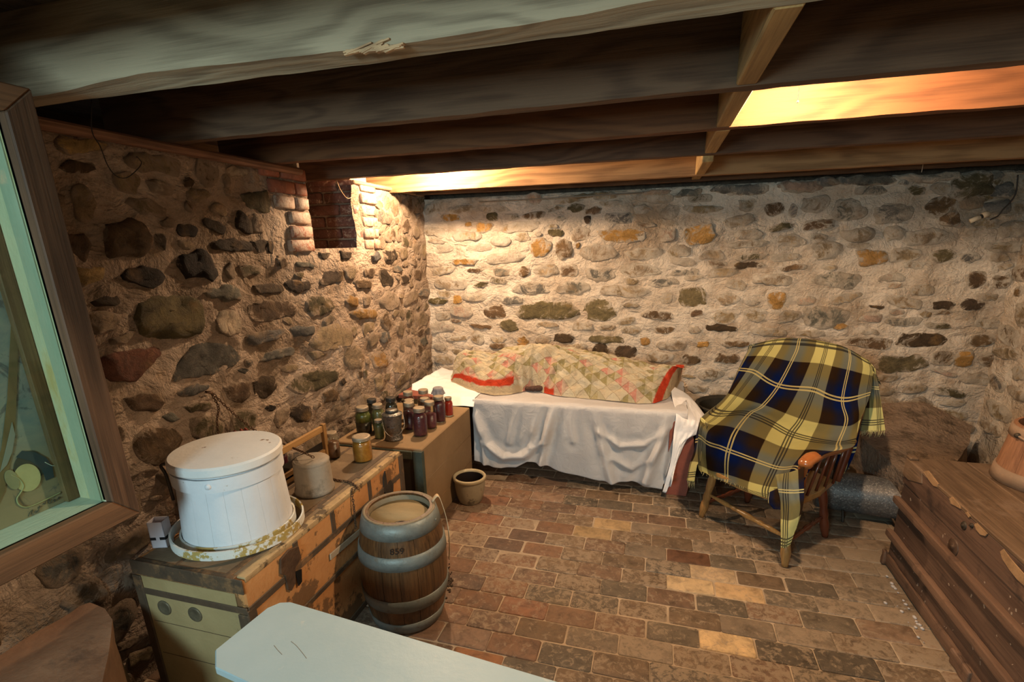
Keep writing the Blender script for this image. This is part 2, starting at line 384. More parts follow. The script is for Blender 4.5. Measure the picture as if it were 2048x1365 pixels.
# stones traced one by one on the left wall: (origin, scale, outlines)
def mapL(o, s, pts):
    r = []
    for x, y in pts:
        p = atx(o[0]+x/s, o[1]+y/s, LX+0.01); r.append((p.y, p.z))
    return r
def mapB(o, s, pts):
    r = []
    for x, y in pts:
        p = aty(o[0]+x/s, o[1]+y/s, BY-0.01); r.append((p.x, p.z))
    return r
Z8 = ((80, 240), 3.413); Z7 = ((300, 420), 3.1017)
LST = [
 (Z8, 'b', .2, [(470, 720), (540, 680), (590, 655), (680, 665), (740, 690), (785, 860), (760, 930), (640, 945), (480, 940), (450, 880)]),
 (Z8, 'k', .05, [(560, 1065), (620, 1020), (720, 998), (810, 1015), (890, 1065), (850, 1130), (780, 1145), (620, 1115)]),
 (Z8, 'k', .05, [(950, 960), (1000, 905), (1090, 905), (1100, 870), (1170, 910), (1220, 990), (1228, 1060), (1190, 1115), (1120, 1075), (1010, 1085), (950, 1010)]),
 (Z8, 'k', .1, [(930, 750), (965, 705), (1060, 725), (1100, 755), (1090, 800), (1020, 800), (950, 780)]),
 (Z8, 'd', .15, [(1125, 680), (1180, 665), (1250, 690), (1300, 740), (1270, 775), (1200, 760), (1130, 715)]),
 (Z8, 'd', .1, [(1375, 600), (1400, 640), (1465, 690), (1460, 770), (1420, 780), (1350, 745), (1345, 660)]),
 (Z8, 'l', .15, [(1370, 510), (1450, 490), (1560, 480), (1590, 530), (1590, 640), (1500, 630), (1420, 590)]),
 (Z8, 'd', .2, [(1175, 840), (1250, 810), (1400, 815), (1490, 840), (1500, 885), (1440, 900), (1200, 890)]),
 (Z8, 'b', .2, [(195, 765), (330, 775), (380, 830), (370, 900), (330, 990), (240, 920), (200, 850)]),
 (Z8, 't', .45, [(235, 440), (300, 430), (360, 500), (400, 570), (390, 680), (340, 720), (260, 660), (225, 560)]),
 (Z8, 'g', .35, [(1110, 1180), (1200, 1140), (1310, 1110), (1390, 1180), (1380, 1235), (1250, 1240), (1150, 1215)]),
 (Z8, 'd', .15, [(365, 1240), (440, 1200), (540, 1195), (580, 1240), (560, 1270), (400, 1285)]),
 (Z8, 'y', .3, [(250, 990), (380, 1000), (470, 1010), (440, 1090), (330, 1140), (260, 1100)]),
 (Z8, 'l', .5, [(1350, 990), (1420, 985), (1530, 1000), (1520, 1050), (1400, 1090), (1370, 1060)]),
 (Z8, 'b', .35, [(130, 330), (220, 270), (380, 280), (420, 340), (330, 370), (180, 350)]),
 (Z8, 't', .5, [(570, 250), (700, 220), (900, 245), (990, 300), (960, 400), (850, 360), (700, 350), (600, 320)]),
 (Z8, 'y', .45, [(80, 130), (200, 115), (400, 130), (480, 175), (420, 220), (200, 240), (90, 200)]),
 (Z8, 'b', .3, [(980, 400), (1030, 390), (1080, 420), (1060, 470), (1000, 460)]),
 (Z8, 'c', .5, [(1270, 320), (1380, 310), (1440, 350), (1420, 390), (1290, 380)]),
 (Z8, 'c', .6, [(720, 400), (850, 410), (940, 470), (900, 520), (780, 500)]),
 (Z8, 't', .5, [(1000, 480), (1120, 470), (1180, 520), (1100, 560), (1010, 540)]),
 (Z8, 'd', .3, [(800, 760), (850, 770), (880, 830), (860, 890), (800, 860)]),
 (Z8, 't', .5, [(960, 830), (1040, 820), (1080, 860), (1040, 890), (970, 880)]),
 (Z8, 'd', .3, [(1550, 830), (1600, 830), (1600, 920), (1570, 910)]),
 (Z8, 'b', .4, [(1620, 920), (1680, 930), (1670, 1010), (1620, 1010)]),
 (Z8, 'l', .1, [(650, 1290), (690, 1240), (760, 1205), (960, 1200), (1060, 1210), (1130, 1280), (1150, 1370), (1135, 1460), (1000, 1500), (800, 1500), (670, 1470), (640, 1380)]),
 (Z8, 't', .5, [(330, 1310), (470, 1300), (570, 1330), (540, 1420), (400, 1480), (330, 1420)]),
 (Z7, 'g', .25, [(130, 1070), (200, 920), (260, 850), (380, 820), (520, 840), (580, 910), (540, 970), (400, 1020), (250, 1050)]),
 (Z7, 'b', .35, [(610, 590), (700, 560), (880, 560), (940, 610), (920, 660), (780, 680), (640, 705), (605, 650)]),
 (Z7, 'c', .45, [(405, 680), (450, 620), (530, 620), (580, 680), (570, 750), (490, 790), (420, 760)]),
 (Z7, 't', .35, [(980, 840), (1060, 740), (1180, 695), (1250, 770), (1260, 840), (1130, 870), (1040, 885)]),
 (Z7, 't', .4, [(1210, 850), (1290, 835), (1335, 900), (1320, 990), (1240, 1000), (1200, 940)]),
 (Z7, 'g', .3, [(675, 955), (720, 890), (800, 850), (900, 850), (910, 900), (820, 930)]),
 (Z7, 'g', .4, [(590, 790), (640, 755), (760, 740), (850, 745), (800, 800), (650, 850), (590, 840)]),
 (Z7, 'g', .25, [(865, 740), (930, 715), (1030, 725), (1020, 780), (900, 790)]),
 (Z7, 'l', .4, [(970, 570), (1040, 525), (1130, 550), (1160, 610), (1080, 660), (990, 665)]),
 (Z7, 'd', .3, [(840, 450), (900, 430), (1010, 440), (1010, 500), (930, 520), (860, 500)]),
 (Z7, 'd', .3, [(650, 470), (740, 455), (830, 450), (850, 510), (760, 520), (660, 520)]),
 (Z7, 'd', .25, [(1055, 420), (1120, 375), (1200, 380), (1210, 440), (1130, 460), (1060, 465)]),
 (Z7, 'd', .3, [(1420, 370), (1460, 365), (1510, 420), (1505, 475), (1450, 470), (1425, 430)]),
 (Z7, 'b', .4, [(1265, 445), (1330, 430), (1395, 445), (1390, 490), (1290, 495)]),
 (Z7, 'o', .35, [(1212, 560), (1250, 530), (1300, 550), (1300, 600), (1240, 600)]),
 (Z7, 'o', .5, [(1225, 640), (1330, 610), (1420, 620), (1410, 670), (1300, 685)]),
 (Z7, 'g', .3, [(1370, 285), (1420, 255), (1440, 300), (1400, 330)]),
 (Z7, 'd', .4, [(1450, 250), (1510, 240), (1540, 290), (1500, 340), (1455, 320)]),
 (Z7, 'o', .5, [(1365, 910), (1430, 870), (1480, 910), (1470, 980), (1390, 990)]),
 (Z7, 't', .4, [(1500, 950), (1560, 930), (1600, 970), (1570, 1020), (1510, 1010)]),
 (Z7, 'l', .4, [(850, 1100), (930, 1020), (1060, 990), (1180, 1000), (1170, 1060), (1060, 1120), (900, 1150)]),
 (Z7, 'b', .35, [(470, 1110), (520, 1070), (620, 1060), (650, 1140), (590, 1200), (500, 1190)]),
 (Z7, 'd', .3, [(640, 1070), (730, 1020), (790, 1030), (800, 1110), (740, 1180), (660, 1160)]),
 (Z7, 'k', .25, [(722, 1230), (760, 1205), (800, 1215), (785, 1245), (740, 1255)]),
 (Z7, 'd', .35, [(875, 1220), (940, 1195), (1010, 1230), (1005, 1300), (930, 1330), (875, 1290)]),
 (Z7, 'b', .4, [(1075, 1140), (1140, 1110), (1190, 1140), (1150, 1190), (1090, 1200)]),
 (Z7, 'd', .2, [(1180, 1060), (1215, 1035), (1225, 1070), (1195, 1090)]),
 (Z7, 'g', .3, [(550, 1000), (580, 975), (620, 990), (600, 1025)]),
 (Z7, 'g', .45, [(160, 1150), (260, 1090), (380, 1080), (370, 1120), (260, 1160)]),
 (Z7, 'l', .45, [(205, 1230), (300, 1195), (400, 1200), (390, 1240), (260, 1260)]),
 (Z7, 'g', .2, [(90, 1290), (140, 1245), (200, 1300), (150, 1320)]),
 (Z7, 'r', .12, [(-315, 915), (-160, 868), (105, 845), (118, 885), (0, 975), (-60, 1070), (-215, 1080), (-300, 1010)]),
 (Z7, 'b', .3, [(-160, 1170), (-60, 1140), (60, 1150), (120, 1200), (60, 1250), (-100, 1250)]),
 (Z7, 't', .5, [(980, 880), (1050, 870), (1100, 900), (1020, 940)]),
 (Z7, 'd', .35, [(1555, 420), (1590, 400), (1615, 430), (1590, 465), (1560, 460)]),
 (Z7, 'g', .3, [(1690, 800), (1725, 780), (1735, 830), (1700, 850)]),
 (Z7, 'd', .3, [(640, 200), (700, 170), (745, 200), (720, 270), (660, 250)]),
 (Z7, 'g', .3, [(905, 330), (960, 320), (1045, 340), (1030, 362), (920, 358)]),
 (Z7, 'b', .45, [(780, 300), (840, 290), (860, 350), (800, 370)]),
 (Z7, 't', .4, [(1540, 240), (1600, 240), (1610, 300), (1560, 310)]),
 (Z7, 'b', .45, [(1330, 370), (1395, 360), (1400, 415), (1340, 420)]),
 (Z7, 'd', .4, [(1060, 262), (1120, 265), (1110, 310), (1065, 305)]),
 (Z7, 'd', .3, [(1180, 260), (1260, 262), (1255, 305), (1190, 310)]),
 (Z7, 'b', .4, [(-80, 1400), (0, 1350), (180, 1360), (240, 1420), (150, 1560), (0, 1600), (-90, 1500)]),
 (Z7, 'l', .45, [(260, 1290), (420, 1270), (480, 1330), (470, 1440), (350, 1460), (270, 1400)]),
]
occ = {'L': [], 'B': [], 'R': []}
def bounds(poly):
    xs = [p[0] for p in poly]; ys = [p[1] for p in poly]; return min(xs), max(xs), min(ys), max(ys)
sid = 0
for (o_, s_), col, wash, pts in LST:
    poly = mapL(o_, s_, pts); sid += 1
    stone('L', poly, col, STONE_L, wl, wash=wash, seed=sid, sd=1); occ['L'].append(bounds(poly))
BST3 = """195 305 130 50 o;455 300 90 60 l;580 300 110 50 t;735 290 160 50 b;1000 245 130 50 l;1110 260 100 50 b;900 310 70 40 g;1070 315 35 60 d;305 350 45 35 o;410 370 115 70 o;640 365 250 80 t;845 358 75 25 t;870 405 110 55 l;760 410 45 30 t;1035 415 130 90 b;1295 420 320 90 o;1580 415 130 95 p;1790 420 220 130 o;295 425 190 60 t;520 460 140 60 c;150 505 130 50 c;380 500 175 50 p;770 500 140 110 o;920 510 120 135 b;1140 530 240 110 t;1010 490 30 30 o;1430 540 230 80 t;1660 525 170 75 t;1870 550 170 60 t;545 570 230 70 c;290 590 180 40 o;355 645 110 30 b;525 655 110 65 g;670 650 70 80 b;805 640 150 80 t;955 650 130 80 b;1155 670 210 90 g;1400 645 250 90 t;200 730 200 80 t;700 765 250 80 g;975 760 215 80 g;1300 780 320 75 t;590 835 150 55 g;350 820 160 50 c;480 910 150 80 b;810 900 420 130 l;1145 900 210 130 l;1580 820 90 80 t;1740 820 200 130 l;1530 935 210 60 b;1350 870 130 30 t;1770 920 80 45 b;260 910 160 80 p;230 970 80 25 b;380 1005 150 30 b;570 1000 120 80 l;810 990 150 40 t;1040 1000 140 60 t;1200 1010 110 40 t;1350 1025 150 55 t;1560 1030 140 50 b;1760 1030 80 50 t;1920 1015 230 45 d;920 1075 150 60 d;1190 1090 240 50 l;650 1100 90 70 o;1000 1140 150 60 t;1160 1155 110 80 d;1320 1165 145 90 d;1620 1130 200 60 t;1810 1120 90 40 o;1440 1100 70 60 o;1530 1200 190 70 t;1735 1215 130 70 b;1960 1210 170 80 b;500 1130 120 40 b;360 1080 90 90 t;150 1220 130 60 t;110 840 130 40 l;240 830 60 60 o;1560 720 190 60 g;1700 660 200 50 g;1930 660 200 60 t;1970 830 150 80 t;1600 270 110 90 g;1280 310 200 80 g;1230 215 150 36 t;1420 250 110 60 t"""
BST4 = """300 285 110 90 t;470 310 130 80 b;590 320 60 80 g;730 280 190 110 t;940 320 230 140 g;1230 340 260 120 g;1540 290 220 150 b;1790 180 280 150 l;600 165 180 80 p;790 150 140 50 g;950 130 180 50 g;1080 190 230 60 g;1320 140 130 45 g;1590 105 150 40 c;750 415 220 80 b;1000 475 220 100 t;1230 465 140 90 t;1080 620 200 110 o;1300 600 200 90 t;800 570 250 110 t;560 510 200 80 t;1540 610 180 80 l;1710 620 130 60 g;1900 620 120 70 t;1750 760 120 130 b;1910 770 130 100 b;1430 490 280 100 t;300 665 200 45 d;590 680 170 45 b;820 680 90 40 t;450 760 280 70 t;880 760 330 100 g;1220 740 170 60 p;1410 820 180 80 t;480 890 120 110 o;350 980 150 90 t;800 990 320 150 g;890 1055 100 45 o;560 990 150 80 t;1540 920 150 60 d;1720 920 160 70 d;1120 930 120 22 d;1300 1025 230 60 g;1420 1140 360 90 d;1080 1160 320 70 b;1840 1040 180 60 t;1790 1150 180 80 b;230 1170 200 40 b;1280 1290 330 120 l;1680 1260 120 130 o;1840 1270 150 90 b;700 1100 190 50 t;450 1090 230 60 t"""
for txt, o_, s_ in ((BST3, (840, 340), 3.2), (BST4, (1400, 320), 3.16)):
    for it in txt.split(';'):
        cx, cy, w_, h_, col = it.split(); cx, cy, w_, h_ = map(float, (cx, cy, w_, h_)); sid += 1
        p1 = mapB(o_, s_, [(cx-w_/2, cy), (cx+w_/2, cy), (cx, cy-h_/2), (cx, cy+h_/2)])
        W_ = p1[1][0]-p1[0][0]; H_ = p1[2][1]-p1[3][1]; c0 = ((p1[0][0]+p1[1][0])/2, (p1[2][1]+p1[3][1])/2)
        if any(abs(c0[0]-(b[0]+b[1])/2) < (b[1]-b[0])*0.3 and abs(c0[1]-(b[2]+b[3])/2) < (b[3]-b[2])*0.3 for b in occ['B']): continue
        poly = ell(c0[0], c0[1], W_, H_, random.uniform(-0.06, 0.06), 2.7, seed=sid)
        wash = {'d': .32, 'b': .5, 'l': .42, 'o': .45, 'g': .58, 't': .66, 'p': .7, 'c': .8}[col]
        if cy > 800 and s_ == 3.2: wash -= 0.08
        stone('B', poly, col, STONE_B, wb, wash=wash, seed=sid, sd=2, h=0.017); occ['B'].append(bounds(poly))
def fill(side, parent, mat, a0, a1, b0, b1, tries, cols, wr_, hr_, wash, sd, gap=0.012, avoid=None, cap=300, h=0.016):
    global sid
    n0 = len(occ[side])
    for t in range(tries):
        if len(occ[side]) >= cap: break
        sh = 1.0 if t < tries*0.4 else 0.62 if t < tries*0.75 else 0.4
        w_ = random.uniform(*wr_)*sh; h_ = random.uniform(*hr_)*sh
        a = random.uniform(a0, a1); b = random.uniform(b0, b1)
        if avoid and avoid(a, b): continue
        q = (a-w_/2-gap, a+w_/2+gap, b-h_/2-gap, b+h_/2+gap)
        if any(q[0] < k[1] and q[1] > k[0] and q[2] < k[3] and q[3] > k[2] for k in occ[side]): continue
        sid += 1
        poly = ell(a, b, w_, h_, random.uniform(-0.25, 0.25), 2.5, seed=sid)
        stone(side, poly, random.choice(cols), mat, parent, wash=random.uniform(*wash), seed=sid, sd=sd, h=h); occ[side].append(bounds(poly))
nich = lambda a, b: (2.08 < a < 3.06 and b > 1.40)
fill('L', wl, STONE_L, 0.9, 3.72, 0.05, 1.80, 7000, 'btttlgttb', (0.10, 0.26), (0.07, 0.15), (.45, .72), 1, gap=-0.004, avoid=nich, cap=262)
fill('L', wl, STONE_L, -0.4, 0.9, 0.2, 1.8, 260, 'bbtlg', (0.12, 0.24), (0.07, 0.14), (.25, .5), 1, avoid=nich, cap=285)
fill('B', wb, STONE_B, LX+0.05, RX-0.05, 0.30, 1.80, 7000, 'btttlptt', (0.12, 0.26), (0.045, 0.10), (.5, .78), 2, gap=-0.006, cap=292)
fill('R', wr, STONE_B, 2.2, 3.68, 0.1, 1.8, 2500, 'bttgpc', (0.10, 0.28), (0.06, 0.14), (.5, .75), 3, gap=-0.004, cap=90)

# brick-lined opening in the left wall
def add_brick(bm, lo, hi, b=0.005): add_box(bm, lo, hi, b, 1)
def wbrick(lo, hi, col, wash, parent=wl):
    bm = box(lo, hi, 0.006, 1); c = PAL[col] if isinstance(col, str) else col; j = random.uniform(0.75, 1.2)
    for v in bm.verts: v.co += Vector((nz(v.co, 30, 1), nz(v.co, 30, 2), nz(v.co, 30, 3)))*0.004
    return obj('brick', bm, BRICK_W, parent, color=(c[0]*j, c[1]*j, c[2]*j, wash))
ny0, ny1, nz0 = NICHE
bm = bmesh.new()
add_box(bm, (LX-0.62, ny0-0.12, nz0-0.16), (LX-0.006, ny1+0.12, nz0-0.012))     # sill
add_box(bm, (LX-0.62, ny1+0.02, nz0-0.05), (LX-0.02, ny1+0.20, 1.93))          # far cheek
add_box(bm, (LX-0.62, ny0-0.20, nz0-0.05), (LX-0.02, ny0-0.02, 1.93))          # near cheek
add_box(bm, (LX-0.66, ny0-0.20, nz0-0.16), (LX-0.60, ny1+0.20, 1.93))
obj('niche_lining', bm, MORT_L, wl, smooth=False)
RED = (0.26, 0.085, 0.045); DRED = (0.13, 0.055, 0.04)
z = nz0; k = 0
while z < 1.87:
    x = LX+0.004 - (0.1 if k % 2 else 0.0)
    if k % 2: wbrick((LX-0.095, ny1-0.002+random.uniform(-.004, .004), z), (LX+0.002, ny1+0.07, z+0.056), DRED, .45)
    while x > LX-0.6:
        wbrick((x-0.2, ny1-0.002+random.uniform(-.004, .004), z), (x-0.008, ny1+0.07, z+0.056), DRED, .40); x -= 0.208
    # wall-face ends of the bricks on both sides of the opening
    y = ny1+0.075
    while y < 3.03:
        e = min(random.uniform(0.09, 0.2), 3.06-y); wbrick((LX-0.05, y, z), (LX+0.010+random.uniform(0, .008), y+e-0.01, z+0.055), (0.30, 0.15, 0.09), .68); y += e
    y = ny0-0.004
    lim = 2.22 if z < 1.72 else 2.12
    while y > lim:
        e = random.uniform(0.09, 0.2); wbrick((LX-0.05, y-e+0.01, z), (LX+0.010+random.uniform(0, .008), y, z+0.055), RED if z > 1.70 or random.random() < .3 else (0.30, 0.16, 0.1), .25 if z > 1.70 else .66); y -= e
    z += 0.066; k += 1

# ------------------------------------------------------------------ floor of bricks
def fbrick_mesh():
    bm = bmesh.new(); a, b, h = 0.1008, 0.0550, 0.055; rings = []
    c = 0.007
    for s, zz in ((0, -h), (0, -0.0045), (0.002, -0.0012), (0.006, 0.0)):
        A, B_, C_ = a-s, b-s, c
        pts = [(-A+C_, -B_), (0, -B_), (A-C_, -B_), (A, -B_+C_), (A, B_-C_), (A-C_, B_), (0, B_), (-A+C_, B_), (-A, B_-C_), (-A, -B_+C_)]
        rings.append([bm.verts.new((x+nz((x, y, zz), 22, 4)*0.003, y+nz((x, y, zz), 22, 5)*0.002, zz)) for x, y in pts])
    for r0, r1 in zip(rings, rings[1:]):
        n = len(r0)
        for k in range(n): bm.faces.new((r0[k], r0[(k+1) % n], r1[(k+1) % n], r1[k]))
    bm.faces.new(rings[-1]); bm.normal_update()
    for f in bm.faces: f.smooth = True
    return bm
bmb = fbrick_mesh(); bme = bpy.data.meshes.new('brick'); bmb.to_mesh(bme); bme.materials.append(BRICK_F); bmb.free()
fm = aged('floor_joint', (0.42, 0.32, 0.22), (0.26, 0.19, 0.125), 9, rough=0.95, bmp=0.4, bs=90)
fl = obj('floor', grid(60, 80, lambda u, v: Vector((LX-0.2+u*(RX-LX+0.4), FY-0.1+v*(BY-FY+0.2), -0.0035+nz((u*4, v*6, 0), 3, 2)*0.0012))), fm, kind='structure')
def proj(p):
    c = MW.transposed() @ (Vector(p)-Vector((0, 0, H)))
    return (PX+F*c.x/-c.z, PY-F*c.y/-c.z) if c.z < -0.01 else (-9e9, 0)
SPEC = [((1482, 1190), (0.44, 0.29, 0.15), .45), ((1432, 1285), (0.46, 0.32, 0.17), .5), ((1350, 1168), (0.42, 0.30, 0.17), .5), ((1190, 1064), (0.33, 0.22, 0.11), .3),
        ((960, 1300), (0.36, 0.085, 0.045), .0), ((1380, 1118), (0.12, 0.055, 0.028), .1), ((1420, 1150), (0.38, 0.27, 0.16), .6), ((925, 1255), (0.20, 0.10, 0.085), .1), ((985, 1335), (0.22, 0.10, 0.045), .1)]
cells = []
row = 0; y = 0.45
while y < BY:
    x = LX+0.05 - random.uniform(0, 0.04) + (0.1 if row % 2 else 0)
    while x < RX:
        cells.append((x, y)); x += 0.2035
    y += 0.1115; row += 1
def hidden(x, y):
    if x < -1.17 and y > 1.0: return True
    if x < -1.25: return True
    if x > 1.2: return y < 2.35
    if y > 3.12 and x < 0.15: return True
    if y > 3.35: return True
    u, v = proj((x, y, 0)); 
    if not (-60 < u < 2110 and -60 < v < 1420): return True
    return v > 1300+ (u-850)*0.29 and u < 1100
pcells = [c for c in cells if not hidden(*c)]
pcells.sort(key=lambda c: c[0]**2+c[1]**2)
parts_ = set(pcells[:298])
stuffbm = bmesh.new()
for (x, y) in cells:
    zr = random.uniform(-0.002, 0.0015)+nz((x, y, 0), 2.2, 9)*0.004
    rot = Matrix.Rotation(random.uniform(-0.012, 0.012), 4, 'Z') @ Matrix.Rotation(random.uniform(-0.008, 0.008), 4, 'X')
    Mx = Matrix.Translation((x+random.uniform(-.002, .002), y+random.uniform(-.0015, .0015), zr)) @ rot @ Matrix.Diagonal((random.uniform(.985, 1.005), random.uniform(.975, 1.005), 1, 1))
    if (x, y) in parts_:
        o = bpy.data.objects.new('brick', bme); COL.objects.link(o); o.parent = fl; o.matrix_local = Mx
        t = nz((x, y, 0), 3.1, 5); r = random.random()
        if r < 0.30: c = (0.135, 0.088, 0.052)
        elif r < 0.5: c = (0.155, 0.092, 0.056)
        elif r < 0.75: c = (0.110, 0.083, 0.056)
        elif r < 0.9: c = (0.17, 0.125, 0.085)
        else: c = (0.085, 0.065, 0.045)
        if x < -0.45: c = (c[0]*1.10+.012, c[1]*0.98, c[2]*0.94)
        al = random.uniform(0.38, 0.75)
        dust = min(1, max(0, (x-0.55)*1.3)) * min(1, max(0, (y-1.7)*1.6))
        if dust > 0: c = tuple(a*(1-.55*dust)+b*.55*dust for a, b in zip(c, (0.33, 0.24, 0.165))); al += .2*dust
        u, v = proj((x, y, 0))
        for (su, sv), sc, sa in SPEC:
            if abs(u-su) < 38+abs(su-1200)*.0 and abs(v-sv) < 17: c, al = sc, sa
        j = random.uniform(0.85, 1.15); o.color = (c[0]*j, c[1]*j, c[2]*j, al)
    else:
        tb = bmesh.new(); tb.from_mesh(bme); tb.transform(Mx); join_into(stuffbm, tb) if False else None
        me2 = bpy.data.meshes.new('t'); tb.to_mesh(me2); tb.free(); stuffbm.from_mesh(me2); bpy.data.meshes.remove(me2)
obj('brick_paving', stuffbm, BRICK_F, fl, color=(0.15, 0.09, 0.055, 0.45), kind='stuff', recalc=False)

# ------------------------------------------------------------------ ceiling
JW = wood('joist_wood', (0.52, 0.42, 0.33), (0.92, 0.78, 0.62), 0, bmp=0.5, usecol=True, gr=0.9, rough=0.8, rw=0.24, rings=80)
JB = wood('brace_wood', (0.52, 0.42, 0.33), (0.92, 0.78, 0.62), 1, bmp=0.4, usecol=True, gr=0.9, rough=0.8)
SUB = wood('subfloor_wood', (0.045, 0.03, 0.02), (0.10, 0.07, 0.045), 1, bmp=0.4)
ce = obj('ceiling', box((LX-0.7, FY-0.1, 2.075), (RX+0.4, BY+0.5, 2.12)), SUB, kind='structure', smooth=False)
x = LX-0.7
while x < RX+0.3:
    w_ = random.uniform(0.13, 0.19)
    obj('subfloor_board', box((x, FY-0.1, 2.050), (min(x+w_-0.004, RX+0.4), BY+0.5, 2.073), 0.003), SUB, ce, smooth=False); x += w_
ZJ = 1.870
JST = [ # far bottom edge y, underside z, thickness, tint
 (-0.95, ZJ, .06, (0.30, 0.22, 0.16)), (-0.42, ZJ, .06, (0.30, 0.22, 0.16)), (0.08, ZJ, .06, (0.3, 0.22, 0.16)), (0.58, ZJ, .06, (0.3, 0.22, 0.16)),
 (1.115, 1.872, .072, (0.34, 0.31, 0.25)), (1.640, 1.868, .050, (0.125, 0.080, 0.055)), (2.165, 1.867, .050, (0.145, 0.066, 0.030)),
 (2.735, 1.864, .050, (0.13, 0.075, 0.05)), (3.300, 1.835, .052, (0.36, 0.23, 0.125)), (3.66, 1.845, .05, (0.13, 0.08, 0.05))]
def joist(yf, z0, th, tint, waney=False, x0=LX-0.25, x1=RX+0.3):
    bm = bmesh.new(); n = 110; prof = [(0, 0), (0, 0.02), (0, 0.10), (0, 2.05-z0), (th, 2.05-z0), (th, 0.02), (th, 0.0), (th*.5, 0)]
    rings = []
    for i in range(n+1):
        x = x0+(x1-x0)*i/n; rg = []
        for k, (dy, dz) in enumerate(prof):
            yy = yf-th+dy; zz = z0+dz; low = dz < 0.03
            zz += nz((x, 0, yf), 1.3, 1)*0.004 if low else 0
            if low: yy += nz((x, k % 2, yf), 9, 2)*0.003; zz += nz((x, k, yf), 14, 3)*0.0025
            if waney and k in (0, 7): zz += max(0, nz((x, 0, 0), 1.7, 6)+0.1)*0.030; yy += max(0, nz((x, 1, 0), 2.2, 7))*0.016 if k == 0 else 0
            rg.append(bm.verts.new((x, yy, zz)))
        rings.append(rg)
    m = len(prof)
    for a, b in zip(rings, rings[1:]):
        for k in range(m): bm.faces.new((a[k], a[(k+1) % m], b[(k+1) % m], b[k]))
    bm.faces.new(rings[0]); bm.faces.new(list(reversed(rings[-1])))
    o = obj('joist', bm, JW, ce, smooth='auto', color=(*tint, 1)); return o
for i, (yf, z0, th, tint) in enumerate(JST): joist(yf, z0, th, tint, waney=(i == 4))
# splintered nick in the first joist's lower edge
bm = bmesh.new()
for k in range(26):
    u_ = 700+random.random()*95; v_ = 108-(u_-700)*.10-random.random()*20*(1-abs(u_-735)/70)
    a = aty(u_, v_, 1.0425); l_ = random.uniform(.012, .030)
    add_box(bm, a+Vector((-l_, -.0035-random.random()*.004, -.0016)), a+Vector((l_, .003, .0016)), .0006, rot=Matrix.Rotation(-0.35+random.random()*.45, 4, 'Y'))
obj('splinter', bm, JW, ce, color=(0.50, 0.36, 0.24, 1), smooth=False, kind='stuff')
for i in range(4, 9):   # blocking between the joists
    ya = JST[i][0]+0.001; yb = JST[i+1][0]-JST[i+1][2]-0.001; zz = min(JST[i][1], JST[i+1][1])+0.003
    if i == 8: zz = 1.85
    xs = 0.165+random.uniform(-.006, .006)
    bm = box((xs, ya, zz), (xs+0.05, yb, 2.045), 0.004)
    obj('blocking', bm, JB, ce, smooth=False, color=(0.42, 0.31, 0.155, 1))
# wall plate on the left wall, dark board behind the wall top
obj('trim_1', roughen(box((LX-0.2, FY, 1.838), (LX+0.045, ny0-0.06, 1.868), 0.008), 0.004, 9, 5), wood('plate_wood', (0.10, 0.045, 0.025), (0.24, 0.12, 0.07), 1), kind='structure')
obj('trim_2', roughen(box((LX-0.2, ny1+0.0, 1.845), (LX+0.02, BY, 1.868), 0.006), 0.004, 9, 4), wood('plate_wood_far', (0.14, 0.08, 0.045), (0.34, 0.22, 0.13), 1), kind='structure')
obj('trim_3', box((LX-0.3, BY+0.20, 1.80), (RX+0.35, BY+0.24, 2.08)), SUB, kind='structure', smooth=False)
obj('trim_4', box((RX+0.20, FY-.1, 1.80), (RX+0.24, BY+0.3, 2.08)), SUB, kind='structure', smooth=False)
obj('trim_5', box((LX-0.72, FY-.1, 1.80), (LX-0.66, BY+0.3, 2.08)), SUB, kind='structure', smooth=False)
# loose cap stones along the top of the back wall
for it in "1480 378 120 22 g;1600 372 90 24 p;1660 362 60 16 g;1740 360 100 22 g;1840 356 90 20 c;1905 352 60 18 c;1380 385 60 18 g;1310 384 60 12 p;1180 390 90 8 t;1950 372 90 60 l;2010 380 60 30 g;1985 350 60 22 g;1950 405 60 30 t;2000 415 60 30 g;1905 440 46 30 b".split(';'):
    u, v, w_, h_, col = it.split(); u, v, w_, h_ = map(float, (u, v, w_, h_)); sid += 1
    a = aty(u, v, BY-0.03); b = aty(u+w_/2, v, BY-0.03); t_ = aty(u, v-h_/2, BY-0.03)
    stone('B', ell(a.x, a.z, 2*(b.x-a.x), 2*(t_.z-a.z), random.uniform(-.1, .1), 2.6, seed=sid), col, STONE_B, wb, h=0.045, wash=.4, seed=sid, sd=2)

# =================================================================== things on the left
IRON = aged('dark_iron', (0.035, 0.028, 0.022), (0.07, 0.055, 0.04), 12, (0.12, 0.06, 0.03), 0.62, 9, rough=0.6, metal=0.6, bmp=0.3)
RUST = aged('rusty_iron', (0.06, 0.032, 0.018), (0.12, 0.065, 0.035), 25, rough=0.8, metal=0.3, bmp=0.4)

# ---- display case with a framed painting behind glass
CXF, CXB = -1.33, -1.455
def cpt(u, v, x=CXF): return atx(u, v, x)
y1 = cpt(275, 1025).y; z0 = cpt(275, 1025).z; z1 = cpt(66, 181).z - 0.0
yi = cpt(219, 1004).y; zi = cpt(219, 1004).z; zt = cpt(10, 224).z
Y0 = -0.25; yi0 = Y0+(y1-yi)
FR = wood('case_frame_wood', (0.050, 0.025, 0.013), (0.125, 0.062, 0.032), 2, rings=30, rough=0.65)
FRH = wood('case_frame_wood_rail', (0.060, 0.030, 0.015), (0.16, 0.078, 0.036), 1, rings=30, rough=0.65)
PAINTW = aged('old_pale_paint', (0.40, 0.37, 0.24), (0.55, 0.50, 0.35), 5, (0.46, 0.33, 0.14), 0.57, 2.5, stretch=(3, 3, 1), rough=0.7, bmp=0.3)
t = thing('display_case', 'tall brown wooden display case with glass front holding a framed painting, at the left wall', 'display case', (CXF, 0.3, z0))
